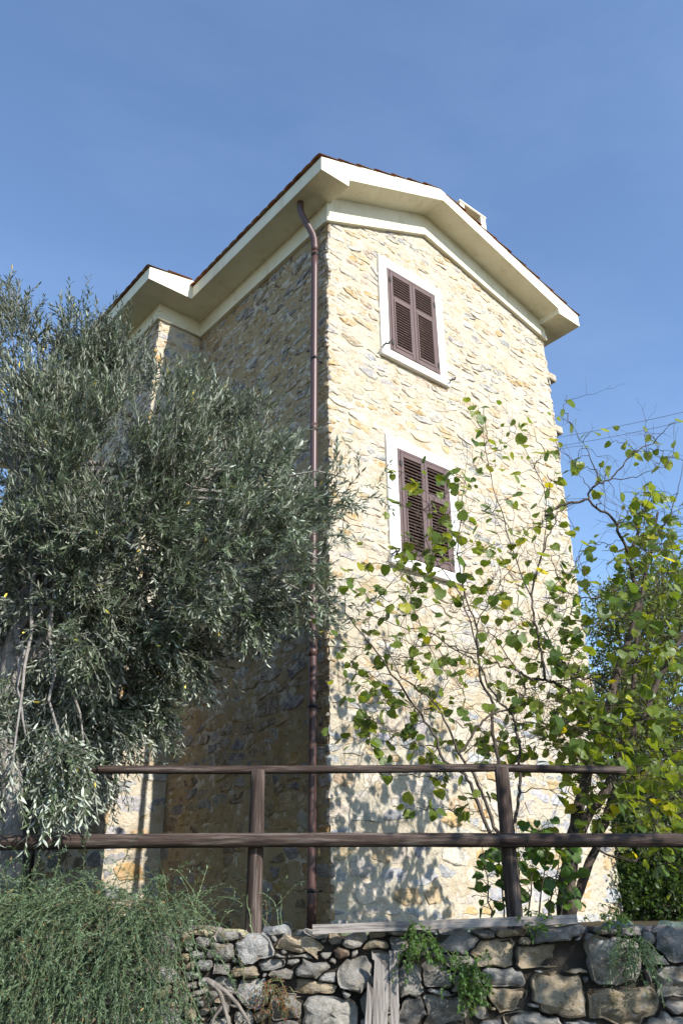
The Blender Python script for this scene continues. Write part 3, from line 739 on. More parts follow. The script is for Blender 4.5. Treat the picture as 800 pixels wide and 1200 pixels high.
# ------------------------------------------------------------------ vegetation tools
def frame_from(dirs, norms):
    d = dirs/np.linalg.norm(dirs, axis=1)[:, None]; n = norms-d*(norms*d).sum(1)[:, None]
    n /= np.maximum(np.linalg.norm(n, axis=1), 1e-6)[:, None]; s = np.cross(d, n); return s, d, n
def scatter(name, tv_, tf_, pos, dirs, norms, ln, wd, mat, tone, parent, kind=None):
    """joins copies of a leaf template (x across, y along, z up) at many places; tf_ has faces of one size"""
    pos = np.asarray(pos); s, d, n = frame_from(np.asarray(dirs, float), np.asarray(norms, float))
    ln = np.asarray(ln)[:, None, None]; wd = np.asarray(wd)[:, None, None]
    T = tv_[None, :, :]
    V = pos[:, None, :]+s[:, None, :]*T[:, :, 0:1]*wd+d[:, None, :]*T[:, :, 1:2]*ln+n[:, None, :]*T[:, :, 2:3]*ln
    k = len(tv_); N_ = len(pos); Fi = (tf_[None]+np.arange(N_)[:, None, None]*k).reshape(-1, tf_.shape[1])
    tn = np.repeat(np.asarray(tone), k, axis=0)
    V = V.reshape(-1, 3); c = V.mean(0); c[2] = V[:, 2].min()
    o = link(name, fast_mesh(name, V-c, Fi, mat, tn), parent, c)
    if kind: o['kind'] = kind
    return o
NARROW = np.array([(0, 0, 0), (.5, .38, .03), (.42, .68, .03), (0, 1, -.03), (-.42, .68, .03), (-.5, .38, .03), (0, .36, -.01), (0, .7, -.012)], float)
NARROW_F = np.array([(0, 1, 6), (1, 2, 7), (1, 7, 6), (2, 3, 7), (3, 4, 7), (4, 5, 7), (5, 6, 7), (5, 0, 6)])
ROUND = np.array([(0, .04, 0), (.28, -.06, .03), (.50, .12, .06), (.55, .40, .07), (.42, .70, .03), (.16, .90, -.03), (0, 1.02, -.08),
                  (-.16, .90, -.03), (-.42, .70, .03), (-.55, .40, .07), (-.50, .12, .06), (-.28, -.06, .03), (0, .32, .0), (0, .65, -.015)], float)
ROUND_F = np.array([(0, 1, 12), (1, 2, 12), (2, 3, 12), (3, 13, 12), (3, 4, 13), (4, 5, 13), (5, 6, 13), (6, 7, 13), (7, 8, 13), (8, 9, 13), (9, 12, 13), (9, 10, 12), (10, 11, 12), (11, 0, 12)])
def curve(p, q, sag=0, wig=.03, n=6):
    p, q = np.asarray(p, float), np.asarray(q, float); l = np.linalg.norm(q-p); t = np.linspace(0, 1, n)[:, None]
    c = p+(q-p)*t; c = c+np.array([0, 0, 1.])*sag*l*(4*t*(1-t)); w = rng.normal(0, wig*l, (n, 3)); w[0] = w[-1] = 0
    return c+w*(t*(1-t)*4)**.5
def smooth_path(P, n=4):
    """Catmull-Rom through the control points"""
    P = np.asarray(P, float); Q = np.vstack([2*P[0]-P[1], P, 2*P[-1]-P[-2]]); out = []
    for i in range(1, len(Q)-2):
        for t in np.linspace(0, 1, n, endpoint=False):
            a, b, c, d = Q[i-1:i+3]; out.append(.5*((2*b)+(c-a)*t+(2*a-5*b+4*c-d)*t*t+(3*b-a-3*c+d)*t**3))
    out.append(P[-1]); return np.array(out)

# ------------------------------------------------------------------ olive tree
olive = thing('olive_tree', at(8, 1075, 5.95), 'large silvery olive tree spreading over the left side of the house', 'tree')
OB = olive
def olive_tree():
    base = at(10, 1080, 5.95)
    trunk = smooth_path([base-np.array([0, 0, .15]), at(12, 1000, 5.95), at(15, 930, 5.97), at(8, 860, 6.05), at(15, 760, 6.1), at(40, 660, 6.2), at(50, 590, 6.25), at(38, 555, 6.3)], 4)
    mb = MB(); mb.tube(trunk, np.linspace(.085, .045, len(trunk)), 12, wob=.10); tr = mb.build('trunk', M['olivebark'], olive, smooth=True, tone=False)
    clumps = [(25, 415, 50, 6.2), (95, 412, 46, 6.3), (60, 500, 85, 6.1), (150, 435, 45, 6.4), (165, 500, 70, 6.2), (60, 590, 90, 6.0), (150, 580, 80, 5.95), (238, 490, 50, 6.6),
              (250, 575, 80, 6.3), (300, 510, 45, 6.8), (325, 575, 58, 6.6), (385, 594, 34, 6.5), (412, 578, 16, 6.5), (405, 560, 12, 6.5), (320, 645, 65, 6.4), (245, 675, 80, 6.1), (130, 680, 85, 5.9), (30, 680, 80, 5.9),
              (50, 780, 75, 6.1), (120, 760, 60, 6.7), (195, 735, 48, 6.6), (300, 715, 40, 6.5), (350, 690, 32, 6.5), (30, 860, 48, 5.55), (90, 860, 45, 6.5), (162, 800, 44, 6.8), (195, 765, 44, 6.9), (150, 845, 40, 6.9), (178, 835, 28, 6.9), (120, 820, 45, 7.0), (128, 885, 34, 6.8), (90, 800, 50, 7.1), (225, 780, 34, 6.9), (15, 395, 32, 6.3), (62, 450, 55, 6.2), (128, 432, 36, 6.3), (110, 470, 50, 6.5), (140, 690, 50, 7.0), (14, 905, 18, 5.45), (105, 905, 26, 6.3), (70, 915, 22, 5.6),
              (200, 620, 60, 6.4), (215, 545, 50, 6.4), (185, 695, 55, 6.2), (150, 640, 50, 6.2), (60, 640, 80, 7.4), (140, 760, 70, 7.6), (30, 790, 80, 7.4), (250, 600, 80, 7.3),
              (-90, 500, 100, 6.6), (-100, 680, 110, 6.2), (-90, 850, 90, 6.0), (-240, 560, 110, 7.0), (-260, 760, 120, 6.6), (-60, 420, 60, 7.2), (-200, 900, 90, 6.4)]
    limbs = MB(); nodes = []
    for (x, y, r, dd) in clumps:
        i = random.randrange(len(trunk)//2, len(trunk)); p = trunk[i]; q = at(x, y, dd)
        c = smooth_path([p, p*.6+q*.4+np.array([0, 0, random.uniform(-.1, .25)]), q], 6)
        c[1:-1] += rng.normal(0, .018, c[1:-1].shape); limbs.tube(c, np.linspace(.030, .005, len(c)), 7, wob=.06); nodes.append(q)
    limbs.build('branch', M['olivebark'], tr, smooth=True, tone=False)
    pos = []; dirs = []; nor = []; ln = []; tone = []; tw = MB(); nshoot = 0
    cp = at(130, 640, 6.3)
    for (x, y, r, dd), q in zip(clumps, nodes):
        sc_ = r*dd/F/.95; n = int(190*(r/60)**2*(1.0 if y < 750 else .85)) if x > -60 else int(70*(r/60)**2)
        for k_ in range(n):
            if k_ % 26 == 0: v0 = nrm(rng.normal(0, 1, 3)); rad = random.uniform(.25, 1.05)**.6; sub = q+v0*sc_*rad; sg_ = random.uniform(.6, 1.45)
            v = nrm(v0*1.1+rng.normal(0, .5, 3)); p = sub+rng.normal(0, .085, 3)
            out = nrm(p-cp); up = np.array([0, 0, 1.])
            droop = y > 690 or (y > 560 and random.random() < .35)
            d = nrm(v*.55+out*.5+(up*random.uniform(.3, 1.0) if not droop else up*random.uniform(-.9, .35))+rng.normal(0, .28, 3))
            wild = y < 460 and random.random() < .16
            L_ = random.uniform(.14, .34) if not wild else random.uniform(.35, .55); m = random.randint(7, 11) if not wild else 13; bend = rng.normal(0, .18, 3)+(np.array([0, 0, -.35]) if droop else np.array([0, 0, .12]))
            pts = [p]; dd_ = d.copy()
            for i in range(5): dd_ = nrm(dd_+bend*.22); pts.append(pts[-1]+dd_*L_/5)
            pts = np.array(pts)
            if rad > .55: tw.tube(pts, np.linspace(.0032, .0012, 6), 3, cap=False)
            side = nrm(np.cross(dd_, rng.normal(0, 1, 3))); other = np.cross(dd_, side); tn = rng.uniform(.7, 1.3)*sg_; warm = random.random()
            for i in range(m):
                f = (i+.7)/m; j = min(4, int(f*5)); b = pts[j]+(pts[j+1]-pts[j])*(f*5-j); t_ = nrm(pts[j+1]-pts[j])
                a_ = i*math.pi/2+random.uniform(-.4, .4); s_ = side*math.cos(a_)+other*math.sin(a_)
                for sg in (1, -1):
                    if random.random() < .08: continue
                    ld = nrm(t_*random.uniform(.7, 1.3)+s_*sg*random.uniform(.5, 1.0)+rng.normal(0, .12, 3))
                    pos.append(b); dirs.append(ld); nor.append(t_*.8-s_*sg*.9*random.uniform(.2, 1)+np.array([0, 0, .5])+rng.normal(0, .3, 3))
                    ln.append(random.uniform(.044, .078)*(1.05 if dd < 5.8 else 1)); g = tn*random.uniform(.7, 1.3)
                    tone.append((g*1.04, g*1.01, g*.94) if random.random() > .003 else (5.0, 3.4, .6))
    print('olive leaves', len(pos))
    scatter('foliage', NARROW, NARROW_F, pos, dirs, nor, ln, np.array(ln)*.22, M['olive'], tone, olive, 'stuff')
    tw.build('twigs', M['twig'], olive, kind='stuff', tone=False)
olive_tree()

# ------------------------------------------------------------------ branching shrubs with large round leaves
LEAFMESH = {}
def leaf_variants(mat, key):
    if key in LEAFMESH: return LEAFMESH[key]
    out = []
    for i in range(8):
        V = ROUND.copy(); V[:, 2] = V[:, 2]*random.uniform(-.6, 1.6)-V[:, 1]**2*random.uniform(-.05, .28)+rng.normal(0, .02, len(V)); V[:, 0] *= random.uniform(.85, 1.12)
        V[:, :2] += rng.normal(0, .014, (len(V), 2))
        t = random.choice([(.75, .85, .8), (1, 1, 1), (1.2, 1.15, 1), (.6, .72, .8), (1.4, 1.25, .9), (.9, 1.0, .9), (1.3, 1.2, 1.1), (1.0, 1.05, .8)]) if i < 7 else (3.2, 2.1, .6)
        out.append((V, t, mesh('leaf', V, [tuple(int(a) for a in f) for f in ROUND_F], mat, t)))
    LEAFMESH[key] = out; return out
def shrub(root, branches, clusters, mat, key, barkmat, leaf=(.07, .12), extra_twigs=80, twig_r=.006, up=.25, nparts=300, spread=.07):
    """branches: (pixel polyline, depth start, depth end, r0, r1); clusters: (px, py, depth, n)"""
    net = []
    wood = []
    for (pl_, d0, d1, r0, r1) in branches:
        P = [at(x, y, d0+(d1-d0)*i/(len(pl_)-1)) for i, (x, y) in enumerate(pl_)]
        c = smooth_path(P, 4); c[1:-1] += rng.normal(0, .006, c[1:-1].shape)
        mb = MB(); mb.tube(c, np.linspace(r0, r1, len(c)), 8, wob=.07); mb.build('branch', barkmat, root, smooth=True, tone=False)
        for i, p in enumerate(c[2:]): net.append(p)
    net = [np.array(p) for p in net]; tw = MB(); leaves = []
    C_ = [(at(x, y, d), n) for (x, y, d, n) in clusters]
    A = np.array(net)
    C_.sort(key=lambda c: np.linalg.norm(A-c[0], axis=1).min())
    for q, n in C_:
        A = np.array(net); low = A[:, 2] > q[2]+.05
        dist = np.linalg.norm(A-q, axis=1)+low*.25; i = int(np.argmin(dist)); p = A[i]; l = np.linalg.norm(q-p)
        c = curve(p, q, up*.35, .035, 8); rr = min(twig_r, .0022+l*.008)
        tw.tube(c, np.linspace(rr, .0016, 8), 4, cap=False)
        for t in c[2:]: net.append(t)
        d = nrm(c[-1]-c[-2])
        for k_ in range(n):
            b = q+rng.normal(0, spread, 3)*.75 if k_ else q
            b2 = c[random.randint(3, 7)]
            if k_ and random.random() < .9: tw.tube(curve(b2, b, .05, .04, 4), [.0018, .0016, .0013, .001], 3, cap=False)
            ld = nrm(d*.3+rng.normal(0, .6, 3)+np.array([0, 0, -.35])); nn = np.array([0, 0, .9])+rng.normal(0, .55, 3)+SUN*.5-H_*.25
            leaves.append((b, ld, nn, random.uniform(*leaf)))
    A = np.array(net)
    for _ in range(extra_twigs):
        p = A[random.randrange(len(A))]; d = nrm(rng.normal(0, .7, 3)+np.array([0, 0, random.uniform(-.1, .9)])); l = random.uniform(.12, .5)
        q = p+d*l; c = curve(p, q, random.uniform(-.1, .1), .05, 6); tw.tube(c, np.linspace(.0028, .001, 6), 3, cap=False)
        for j in (2, 4):
            e = nrm(d+rng.normal(0, .6, 3)); tw.tube(curve(c[j], c[j]+e*l*.45, 0, .05, 4), [.0015, .0013, .0011, .0009], 3, cap=False)
        if random.random() < .35: leaves.append((q, nrm(d+rng.normal(0, .5, 3)), np.array([0, 0, 1.])+rng.normal(0, .5, 3), random.uniform(leaf[0]*.6, leaf[1]*.8)))
    tw.build('twigs', barkmat, root, kind='stuff', tone=False)
    vs = leaf_variants(mat, key)
    leaves.sort(key=lambda a: -a[3]/seen(a[0])[2]); wl_ = world_loc(root)
    rest = MB()
    for i, (b, ld, nn, s) in enumerate(leaves):
        S_, D2, N2 = frame_from(np.array([ld]), np.array([nn])); B = np.array([S_[0], D2[0], N2[0]]).T*s
        V, t, me = vs[random.randrange(7) if random.random() < .97 else 7]
        if i < nparts:
            o = bpy.data.objects.new('leaf', me); COL.objects.link(o); o.parent = root
            m4 = np.eye(4); m4[:3, :3] = B; m4[:3, 3] = b-wl_; o.matrix_local = Matrix(m4.tolist())
        else: rest.add(V @ B.T+b, [tuple(int(a) for a in f) for f in ROUND_F], t)
    if rest.V: rest.build('small_leaves', mat, root, kind='stuff')
    print(root.name, 'leaves', len(leaves))

sh = thing('leafy_shrub', at(600, 1078, 6.15), 'sparse slender shrub with round green leaves in front of the sunlit gable', 'shrub')
B1 = [
 ([(602, 1078), (596, 1010), (572, 975), (556, 930), (544, 940-32), (520, 892), (508, 860), (486, 828), (460, 790), (440, 762), (426, 746), (404, 718)], 6.15, 6.5, .016, .004),
 ([(604, 1078), (592, 1000), (578, 968), (566, 932), (552, 904), (536, 880), (520, 844), (506, 820), (478, 800), (466, 788), (450, 750)], 6.2, 6.35, .015, .003),
 ([(606, 1078), (598, 990), (590, 930), (583, 892), (576, 848), (577, 820), (564, 800), (559, 760), (558, 734), (548, 706), (536, 650), (540, 600), (545, 560)], 6.2, 6.8, .017, .003),
 ([(610, 1070), (600, 985), (604, 956), (608, 930), (609, 900), (604, 856), (596, 832), (583, 820), (570, 800), (560, 778), (540, 765), (500, 740), (470, 735), (440, 722)], 6.25, 6.6, .014, .003),
 ([(536, 884), (552, 864), (564, 846), (578, 836), (598, 830), (610, 822), (615, 808), (610, 792), (600, 778), (588, 760), (570, 735)], 6.3, 6.5, .010, .004),
 ([(690, 845), (684, 828), (668, 812), (652, 802), (638, 796), (624, 796), (610, 788), (598, 782), (586, 780), (560, 768), (520, 757), (484, 758)], 6.6, 6.5, .017, .003),
 ([(638, 796), (634, 764), (628, 736), (622, 704), (626, 680), (632, 659), (640, 630), (648, 617), (655, 600), (672, 590)], 6.55, 6.7, .011, .004),
 ([(559, 760), (540, 700), (520, 670), (500, 640), (490, 600)], 6.5, 6.4, .006, .002),
 ([(624, 704), (605, 660), (590, 610), (575, 560), (566, 510), (567, 478)], 6.6, 6.7, .006, .002),
 ([(632, 659), (640, 600), (632, 560), (612, 520)], 6.6, 6.6, .005, .002),
 ([(558, 734), (580, 690), (600, 665), (615, 640)], 6.5, 6.7, .005, .002),
]
K1 = [(566,476),(562,486),(564,502),(571,518),(606,512),(590,526),(616,505),(637,531),(558,533),(574,547),(560,552),(532,554),(522,560),(545,560),(611,554),(548,570),(530,578),(595,586),(574,599),(637,610),(648,565),
 (461,554),(488,565),(485,575),(459,591),(506,599),(522,602),(506,633),(488,638),(464,649),(485,662),(475,655),(427,665),(404,686),(440,688),(415,680),(493,686),(488,717),(537,701),(543,628),(616,659),(611,686),(590,696),(579,712),(606,712),
 (632,743),(663,728),(653,722),(637,754),(663,743),(690,722),(674,796),(611,759),(579,770),(511,775),(488,759),(459,754),(393,746),(411,775),(419,791),(411,822),(422,801),(430,795),(448,822),(440,815),(498,809),(493,805),(501,838),
 (474,856),(464,862),(432,846),(428,842),(409,862),(436,850),(564,872),(595,841),(582,806),(606,804),(632,822),(658,830),(632,851),(648,854),(460,912),(452,905),(445,878),(505,885),(512,912),(518,908),(482,950),(510,948),(550,938),(540,945),(578,935),
 (607,892),(545,960),(565,872),(635,850),(655,930),(668,870),(620,880),(640,880),(650,900),(660,850),(655,780),(645,770),(620,730),(600,740),(640,700),(650,690),(660,660),(600,640),(625,620),(585,660),(560,640),(520,720),(470,700),(455,715),(430,700),(560,690), (512, 640), (524, 655), (508, 618), (530, 640), (498, 672), (545, 662),(575,640),(530,790),(545,830),(560,850),(480,830),(470,780),(450,770),(402,760),
 (474,630),(495,650),(515,645),(505,660),(520,625),(480,680),(530,680),(545,675),(470,810),(485,870),(520,870),(590,870),(610,850)]
CL1 = [(x+random.uniform(-2, 2), y+random.uniform(-2, 2), 6.5+random.uniform(-.32, .38), random.choice((2, 3, 4, 5, 6))) for x, y in K1]
for _ in range(210):
    x_ = random.uniform(410, 690); y_ = random.uniform(560, 900)
    if y_ > 560+(640-x_)*.5: CL1.append((x_, y_, 6.5+random.uniform(-.35, .4), random.choice((1, 1, 2))))
shrub(sh, B1, CL1, M['hazel'], 'hazel', M['bark'], (.050, .104), 480, .007)

tree2 = thing('leafy_tree', at(672, 1072, 6.5), 'dark trunked tree with large round leaves at the right corner of the house', 'tree')
B2 = [
 ([(660, 1075), (664, 1020), (672, 970), (684, 920), (696, 880), (706, 844), (718, 810), (726, 780), (734, 756), (742, 732), (746, 700), (740, 672), (738, 650), (748, 620)], 6.5, 7.0, .050, .014),
 ([(664, 1075), (672, 1000), (690, 950), (706, 932), (720, 900), (732, 868), (752, 844), (770, 800), (790, 760), (820, 720)], 6.45, 6.6, .042, .015),
 ([(668, 1075), (690, 1010), (712, 950), (722, 900), (728, 868), (742, 800), (745, 740), (752, 690), (764, 640), (770, 600)], 6.6, 7.0, .034, .010),
 ([(718, 808), (710, 796), (700, 790), (684, 794), (660, 796), (640, 800), (622, 806)], 6.7, 6.6, .012, .004),
 ([(716, 812), (700, 800), (690, 796), (672, 790), (655, 770), (640, 745), (630, 720)], 6.7, 6.9, .011, .004),
 ([(640, 604), (656, 592), (678, 588), (688, 584), (692, 574), (702, 566), (714, 562), (726, 548), (736, 536), (748, 526), (765, 520)], 6.6, 6.6, .013, .004),
 ([(738, 650), (725, 628), (715, 605), (700, 596), (688, 584)], 6.8, 6.6, .014, .010),
 ([(702, 566), (694, 545), (688, 530), (680, 515), (670, 498)], 6.6, 6.6, .006, .002),
 ([(714, 562), (740, 560), (760, 552), (778, 548)], 6.6, 6.5, .005, .002),
 ([(745, 690), (725, 690), (700, 700), (672, 698), (655, 680), (645, 650)], 6.8, 6.7, .008, .003),
 ([(764, 640), (785, 600), (795, 570), (800, 540)], 6.9, 6.8, .006, .002),
 ([(752, 844), (780, 838), (810, 815)], 6.5, 6.3, .010, .005),
 ([(672, 970), (710, 1000), (740, 1010)], 6.4, 6.1, .010, .004),
 ([(726, 780), (760, 770), (800, 740)], 6.7, 6.4, .010, .004),
]
K2 = [(667,467,1),(661,479,1),(671,498,2),(692,506,2),(685,525,2),(714,515,2),(730,522,2),(755,505,2),(791,492,2),(741,531,2),(757,529,2),(773,520,2),(775,535,2),(770,545,1),(788,528,2),(672,540,2),(655,530,2),(665,552,2),(676,550,1),(704,540,1),(715,545,1),
 (706,580,2),(700,560,1),(727,580,1),(745,580,5),(755,590,5),(765,585,4),(752,600,4),(760,575,3),(775,580,2),(786,585,2),(790,592,1),(720,612,4),(728,615,3),(745,618,4),(762,625,4),(770,620,3),(738,630,3),(715,640,2),(700,636,1),(692,640,2),(688,655,2),(762,640,3),(785,620,3),(795,615,2),
 (790,640,3),(778,640,2),(735,655,3),(725,660,3),(745,665,2),(790,680,4),(795,670,3),(780,690,2),(700,690,2),(680,690,2),(735,700,3),(740,705,2),(665,680,1),(660,700,1),(686,724,1),(795,720,3),(770,730,2)]
CL2 = [(x+random.uniform(-3, 3), y+random.uniform(-3, 3), 6.7+random.uniform(-.4, .4), n) for x, y, n in K2]
for (cx_, cy_, rx, ry, n) in ((760, 780, 45, 60, 46), (740, 860, 60, 60, 95), (770, 930, 45, 45, 60), (690, 870, 34, 55, 52), (672, 820, 30, 40, 22), (700, 950, 30, 25, 16), (750, 700, 45, 40, 24), (752, 592, 28, 24, 16), (742, 640, 35, 25, 14), (785, 640, 25, 40, 12), (660, 800, 40, 60, 22), (790, 1000, 28, 40, 16), (700, 850, 25, 35, 12), (800, 850, 40, 60, 24), (665, 890, 25, 40, 12), (770, 660, 35, 35, 12), (750, 1000, 25, 20, 6)):
    for _ in range(n):
        a = random.uniform(0, 6.28); r = math.sqrt(random.random()); CL2.append((cx_+math.cos(a)*rx*r, cy_+math.sin(a)*ry*r, random.uniform(5.9, 7.3), random.choice((1, 2, 3))))
shrub(tree2, B2, CL2, M['hazel'], 'hazel', M['bark'], (.052, .108), 460, .006)

suck = thing('leafy_suckers', at(625, 1072, 6.0), 'low dense green leafy suckers behind the right hand fence post', 'shrub')
B3 = [([(600+dx, 1080), (600+dx*1.2, 1030), (600+dx*1.5, 980)], 5.95, 6.1, .006, .002) for dx in (-25, -10, 5, 18, 30, 42, 55)]
CL3 = []
for (cx_, cy_, rx, ry, n) in ((640, 1020, 50, 45, 85), (578, 1035, 22, 42, 28), (620, 985, 30, 25, 20), (575, 1000, 15, 30, 8)):
    for _ in range(n):
        a = random.uniform(0, 6.28); r = math.sqrt(random.random()); CL3.append((cx_+math.cos(a)*rx*r, cy_+math.sin(a)*ry*r, random.uniform(5.85, 6.35), random.choice((1, 2, 2))))
shrub(suck, B3, CL3, M['suck'], 'suck', M['bark'], (.045, .085), 20, .004, nparts=250, spread=.05)

# ------------------------------------------------------------------ small leaved bushes behind, right of the house
def bush(name, blobs, label, mat, leaf=(.03, .05), dens=1.0, base=None, trunk_r=.04, wr=.55, dark=1.0, pts=None):
    b = base if base is not None else at(blobs[0][0], 1075, blobs[0][3])
    root = thing(name, b, label, 'bush' if 'bush' in name else 'tree', None)
    pos = []; dirs = []; nor = []; ln = []; tone = []; mb = MB()
    todo = pts if pts else [(at(x, y, d), r*d/F) for (x, y, r, d) in blobs]
    for (q, s) in todo:
        x = q[0]*7; r = s*F/9
        c = smooth_path([b+rng.normal(0, .05, 3)*np.array([1, 1, 0]), b*.5+q*.5+rng.normal(0, .15, 3), q], 6); mb.tube(c, np.linspace(trunk_r, .008, len(c)), 6, wob=.06)
        n = int(900*dens*(r/50)**2)
        for _ in range(14):
            e = q+nrm(rng.normal(0, 1, 3))*s*random.uniform(.6, 1.05); mb.tube(curve(q, e, .05, .05, 6), np.linspace(.009, .002, 6), 4, cap=False)
        # sprays of leaves, in small groups, uneven shell
        for _ in range(n//6):
            v = nrm(rng.normal(0, 1, 3)); rr = s*random.uniform(.3, 1.0)**.5*(1+.25*math.sin(v[0]*5+v[2]*7+x)); p = q+v*rr
            d_ = nrm(v+rng.normal(0, .5, 3)+np.array([0, 0, .4])); g = random.uniform(.6, 1.4)
            for k_ in range(6):
                pos.append(p+d_*k_*.035+rng.normal(0, .012, 3)); dirs.append(d_+rng.normal(0, .8, 3)); nor.append(np.array([0, 0, .8])+rng.normal(0, .6, 3)); ln.append(random.uniform(*leaf))
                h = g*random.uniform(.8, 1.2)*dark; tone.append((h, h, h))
    mb.build('branches', M['bark'], root, smooth=True, tone=False)
    scatter('foliage', NARROW, NARROW_F, pos, dirs, nor, ln, np.array(ln)*wr, mat, tone, root, 'stuff'); return root
bush('background_tree', [(738, 760, 50, 13.0), (775, 745, 55, 12.6), (730, 830, 50, 12.8), (780, 830, 60, 12.2), (745, 900, 50, 12.3), (800, 900, 60, 12.0), (770, 690, 38, 13.2), (722, 715, 32, 13.3), (800, 700, 40, 13)],
     'olive green small leaved tree growing behind the round leaved tree', M['small'], leaf=(.04, .065), dens=2.7, trunk_r=.11)
bush('background_bush', [(772, 960, 50, 11.5), (800, 1020, 60, 11.0), (764, 1030, 38, 11.2), (850, 960, 70, 11.2), (775, 1065, 40, 10.8), (745, 990, 26, 11.6)], 'dark bush low behind the right end of the fence', M['suck'], leaf=(.04, .07), dens=2.6, dark=.6)  # all leaf tones of this bush are set darker
bush('hillside_tree', [(860, 700, 70, 13), (900, 800, 90, 12.5), (840, 760, 60, 13), (960, 720, 90, 13.5), (1020, 860, 100, 12.5), (900, 920, 90, 12)], 'leafy tree just beyond the right edge of the picture', M['small'], dens=1.0, trunk_r=.12)

bush('shade_tree', [(0, 0, 0, 0)], 'sparse leafy tree standing to the right of the viewer, outside the picture', M['hazel'], leaf=(.05, .09), dens=.22, base=rel(4.6, 2.3, -1.65), trunk_r=.07, wr=.9,
     pts=[(rel(r, d, z), s) for r, d, z, s in ((2.9, 3.2, 2.25, .40), (3.4, 3.0, 2.7, .42), (3.7, 3.1, 2.0, .42), (4.2, 2.8, 2.8, .5), (4.5, 3.0, 2.1, .45), (5.0, 2.7, 2.6, .5), (3.9, 2.9, 2.45, .4), (2.6, 3.4, 1.75, .25), (4.9, 2.8, 1.7, .4), (5.5, 2.6, 2.2, .5))])

bush('added_left_tree', [(0, 0, 0, 0)], 'dense dark tree added left of the house, outside the picture, to shade the side wall', M['small'], leaf=(.10, .16), dens=.35, base=rel(-5.6, 8, -.2), trunk_r=.12, wr=.7,
     pts=[(rel(r, d, z), s) for r, d, z, s in ((-4.9, 6.5, .9, 1.0), (-5.2, 7.6, 2.2, 1.1), (-5.6, 9.0, 1.2, 1.2), (-6.0, 10.4, 2.4, 1.3), (-5.4, 6.2, 2.8, .9), (-6.4, 8.6, 3.6, 1.2), (-6.2, 12, 1.2, 1.5))])  # unseen tree, added to keep sky light off the lower side wall

# ------------------------------------------------------------------ trailing broom over the wall, bottom left
def broom():
    root = thing('trailing_broom', rel(-1.6, WALLD, -.2), 'thick trailing green broom bush spilling over the left of the stone wall', 'bush')
    st = MB(); pos = []; dirs = []; nor = []; ln = []; tone = []
    def stem(p, d, L_, g, den, lf, green=1.0, r=.0028):
        n = 12; pts = [p]; dd = nrm(d)
        for i in range(n): dd = nrm(dd+np.array([0, 0, -g/n])+rng.normal(0, .14, 3)); pts.append(pts[-1]+dd*L_/n)
        pts = np.array(pts); t = random.uniform(.75, 1.25)*green
        st.tube(pts, np.linspace(r*.75, .0008, n+1), 3, (.13*t, .17*t, .085*t) if random.random() < .88 else (.20, .13, .08), cap=False)
        m = int(L_*den*1.25)
        for i in range(m):
            f = random.uniform(.06, 1)*n; j = min(n-1, int(f)); b = pts[j]+(pts[j+1]-pts[j])*(f-j); T = nrm(pts[j+1]-pts[j])
            pos.append(b); dirs.append(T*random.uniform(.5, 1.2)+rng.normal(0, .6, 3)); nor.append(rng.normal(0, 1, 3)+np.array([0, 0, .5])); ln.append(random.uniform(*lf))
            h = t*random.uniform(.6, 1.35)*.95; tone.append((h, h*.98, h*random.uniform(.85, 1.25)) if random.random() > .012 else (3.2, 1.2, .9))
    for _ in range(950):
        r = random.uniform(-2.9, -.98)-max(0, random.gauss(0, .04)); p = rel(r, WALLD+random.uniform(-.12, .25), random.uniform(-.20, .07)-max(0, (r+1.25)*.35))
        d = -H_*random.uniform(.1, 1.0)+R0*random.gauss(.05, .75)+np.array([0, 0, random.uniform(.0, 1.0)])
        stem(p, d, random.uniform(.25, .75), random.uniform(.8, 3.6), 120, (.014, .028))
    for _ in range(420):   # lower skirts, rooted in the wall face
        r = random.uniform(-2.9, -.95); p = rel(r, WALLD-random.uniform(.05, .22), random.uniform(-.6, -.15))
        d = -H_*random.uniform(.2, .7)+R0*random.gauss(.08, .4)+np.array([0, 0, random.uniform(-.5, .3)])
        stem(p, d, random.uniform(.3, .6), random.uniform(1.5, 3.2), 120, (.016, .032))
    for _ in range(60):    # upright wispy stalks
        r = random.uniform(-2.4, -.35); p = rel(r, WALLD+random.uniform(-.02, .3), -.15)
        d = R0*random.gauss(0, .4)-H_*random.uniform(-.2, .3)+np.array([0, 0, 1.0])
        stem(p, d, random.uniform(.25, .52), random.uniform(.3, 1.3), 45, (.014, .028), 1.3)
    print('broom', len(pos))
    st.build('stems', M['broomstem'], root, kind='stuff')
    scatter('foliage', NARROW, NARROW_F, pos, dirs, nor, ln, np.array(ln)*.22, M['broom'], tone, root, 'stuff')
m, t, b = material('broom_stem', .8, .2); t.links.new(tone_out(t), b.inputs['Base Color']); M['broomstem'] = m
broom()
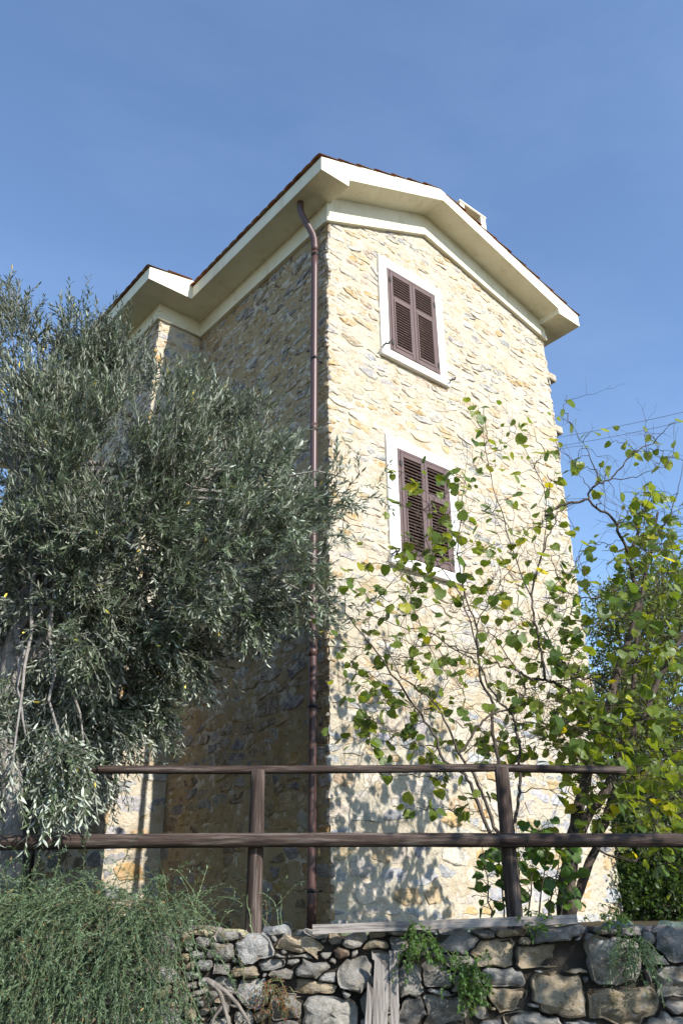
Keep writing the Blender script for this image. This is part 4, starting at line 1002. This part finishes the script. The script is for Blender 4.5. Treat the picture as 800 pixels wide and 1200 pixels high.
def weed(name, x, y, label, n=26, L_=(.1, .25), g=2.0, cat='weed', col=1.0, lf=(.015, .035), mat='suck', wr=.5, dep=5.50):
    root = thing(name, at(x, y, dep), label, cat); p0 = at(x, y, dep); st = MB(); pos = []; dirs = []; nor = []; ln = []; tone = []
    for _ in range(n):
        p = p0+R0*random.gauss(0, .045)+np.array([0, 0, random.gauss(0, .03)]); d = nrm(-H_*random.uniform(.3, 1)+R0*random.gauss(0, .7)+np.array([0, 0, random.uniform(-.3, 1)])); l = random.uniform(*L_)
        pts = [p]
        for i in range(7): d = nrm(d+np.array([0, 0, -g/7])+rng.normal(0, .08, 3)); pts.append(pts[-1]+d*l/7)
        pts = np.array(pts); st.tube(pts, np.linspace(.0022, .0008, 8), 3, (.12, .15, .06), cap=False)
        for i in range(int(l*110)):
            f = random.uniform(.1, 7)*.999; j = int(f); T = nrm(pts[j+1]-pts[j]); pos.append(pts[j]+(pts[j+1]-pts[j])*(f-j)); dirs.append(T+rng.normal(0, .9, 3)); nor.append(rng.normal(0, 1, 3)+np.array([0, 0, 1.])); ln.append(random.uniform(*lf)); h = random.uniform(.7, 1.4)*col; tone.append((h, h, h))
    st.build('stems', M['broomstem'], root, kind='stuff'); scatter('foliage', NARROW, NARROW_F, pos, dirs, nor, ln, np.array(ln)*wr, M[mat], tone, root, 'stuff')
weed('wall_weed', 490, 1105, 'tuft of fine green weed hanging just right of the upright grey boards', 30, (.12, .26), 2.2)
weed('wall_weed', 548, 1128, 'bright green weed trailing down the middle of the stone wall', 28, (.1, .24), 3.0)
weed('wall_weed', 555, 1158, 'small lower tuft of green weed low in the stone wall', 26, (.07, .16), 2.0)
weed('wall_weed', 740, 1112, 'thin grey green grass tuft hanging over the big stones at right', 40, (.15, .3), 2.6, mat='broom', wr=.25)
weed('wall_weed', 632, 1082, 'small spiky green plant at the end of the plank', 16, (.05, .11), .8)
weed('wall_weed', 716, 1078, 'little dark weed on the wall top under the house corner', 18, (.05, .12), .8)
weed('dry_weed', 322, 1160, 'brown dried weed clinging to the wall beside the bare roots', 34, (.1, .2), 2.6, mat='dryleaf', lf=(.01, .022), col=.5)
# bare forked root on the wall
root = thing('bare_root', at(270, 1190, 5.45), 'bare forked brown root hanging on the stone wall beside the broom', 'root')
mb = MB()
for pl_, r0 in (([(242, 1148), (256, 1160), (262, 1178), (268, 1200), (272, 1225)], .016), ([(246, 1150), (262, 1160), (276, 1174), (288, 1192), (300, 1215)], .015), ([(262, 1160), (282, 1166), (292, 1178)], .009), ([(262, 1178), (250, 1195), (248, 1215)], .009)):
    c = smooth_path([at(x, y, 5.44) for x, y in pl_], 4); mb.tube(c, np.linspace(r0, r0*.5, len(c)), 7, wob=.12)
mb.build('root_fork', M['palebark'], root, smooth=True, tone=False)

# ------------------------------------------------------------------ power cables far off to the right
for k_, (ya_, yb_, lab) in enumerate(((527, 484, 'upper of two thin overhead cables crossing the sky at right'), (537, 496, 'lower of two thin overhead cables crossing the sky at right'))):
    a, b = at(500, ya_+16, 18), at(1050, yb_-50, 11); mb = MB(); n = 30
    pts = [a+(b-a)*t-np.array([0, 0, 1.])*.35*4*t*(1-t)+np.array([0, 0, .33]) for t in np.linspace(-.15, 1.15, n)]
    mb.tube(pts, .0045, 5); o = mb.build('overhead_cable', M['cable'], tone=False); tag(o, lab, 'cable', 'overhead cables')

print('stones', len(STONES), 'rocks', len(rocks), 'objects', len(bpy.data.objects))
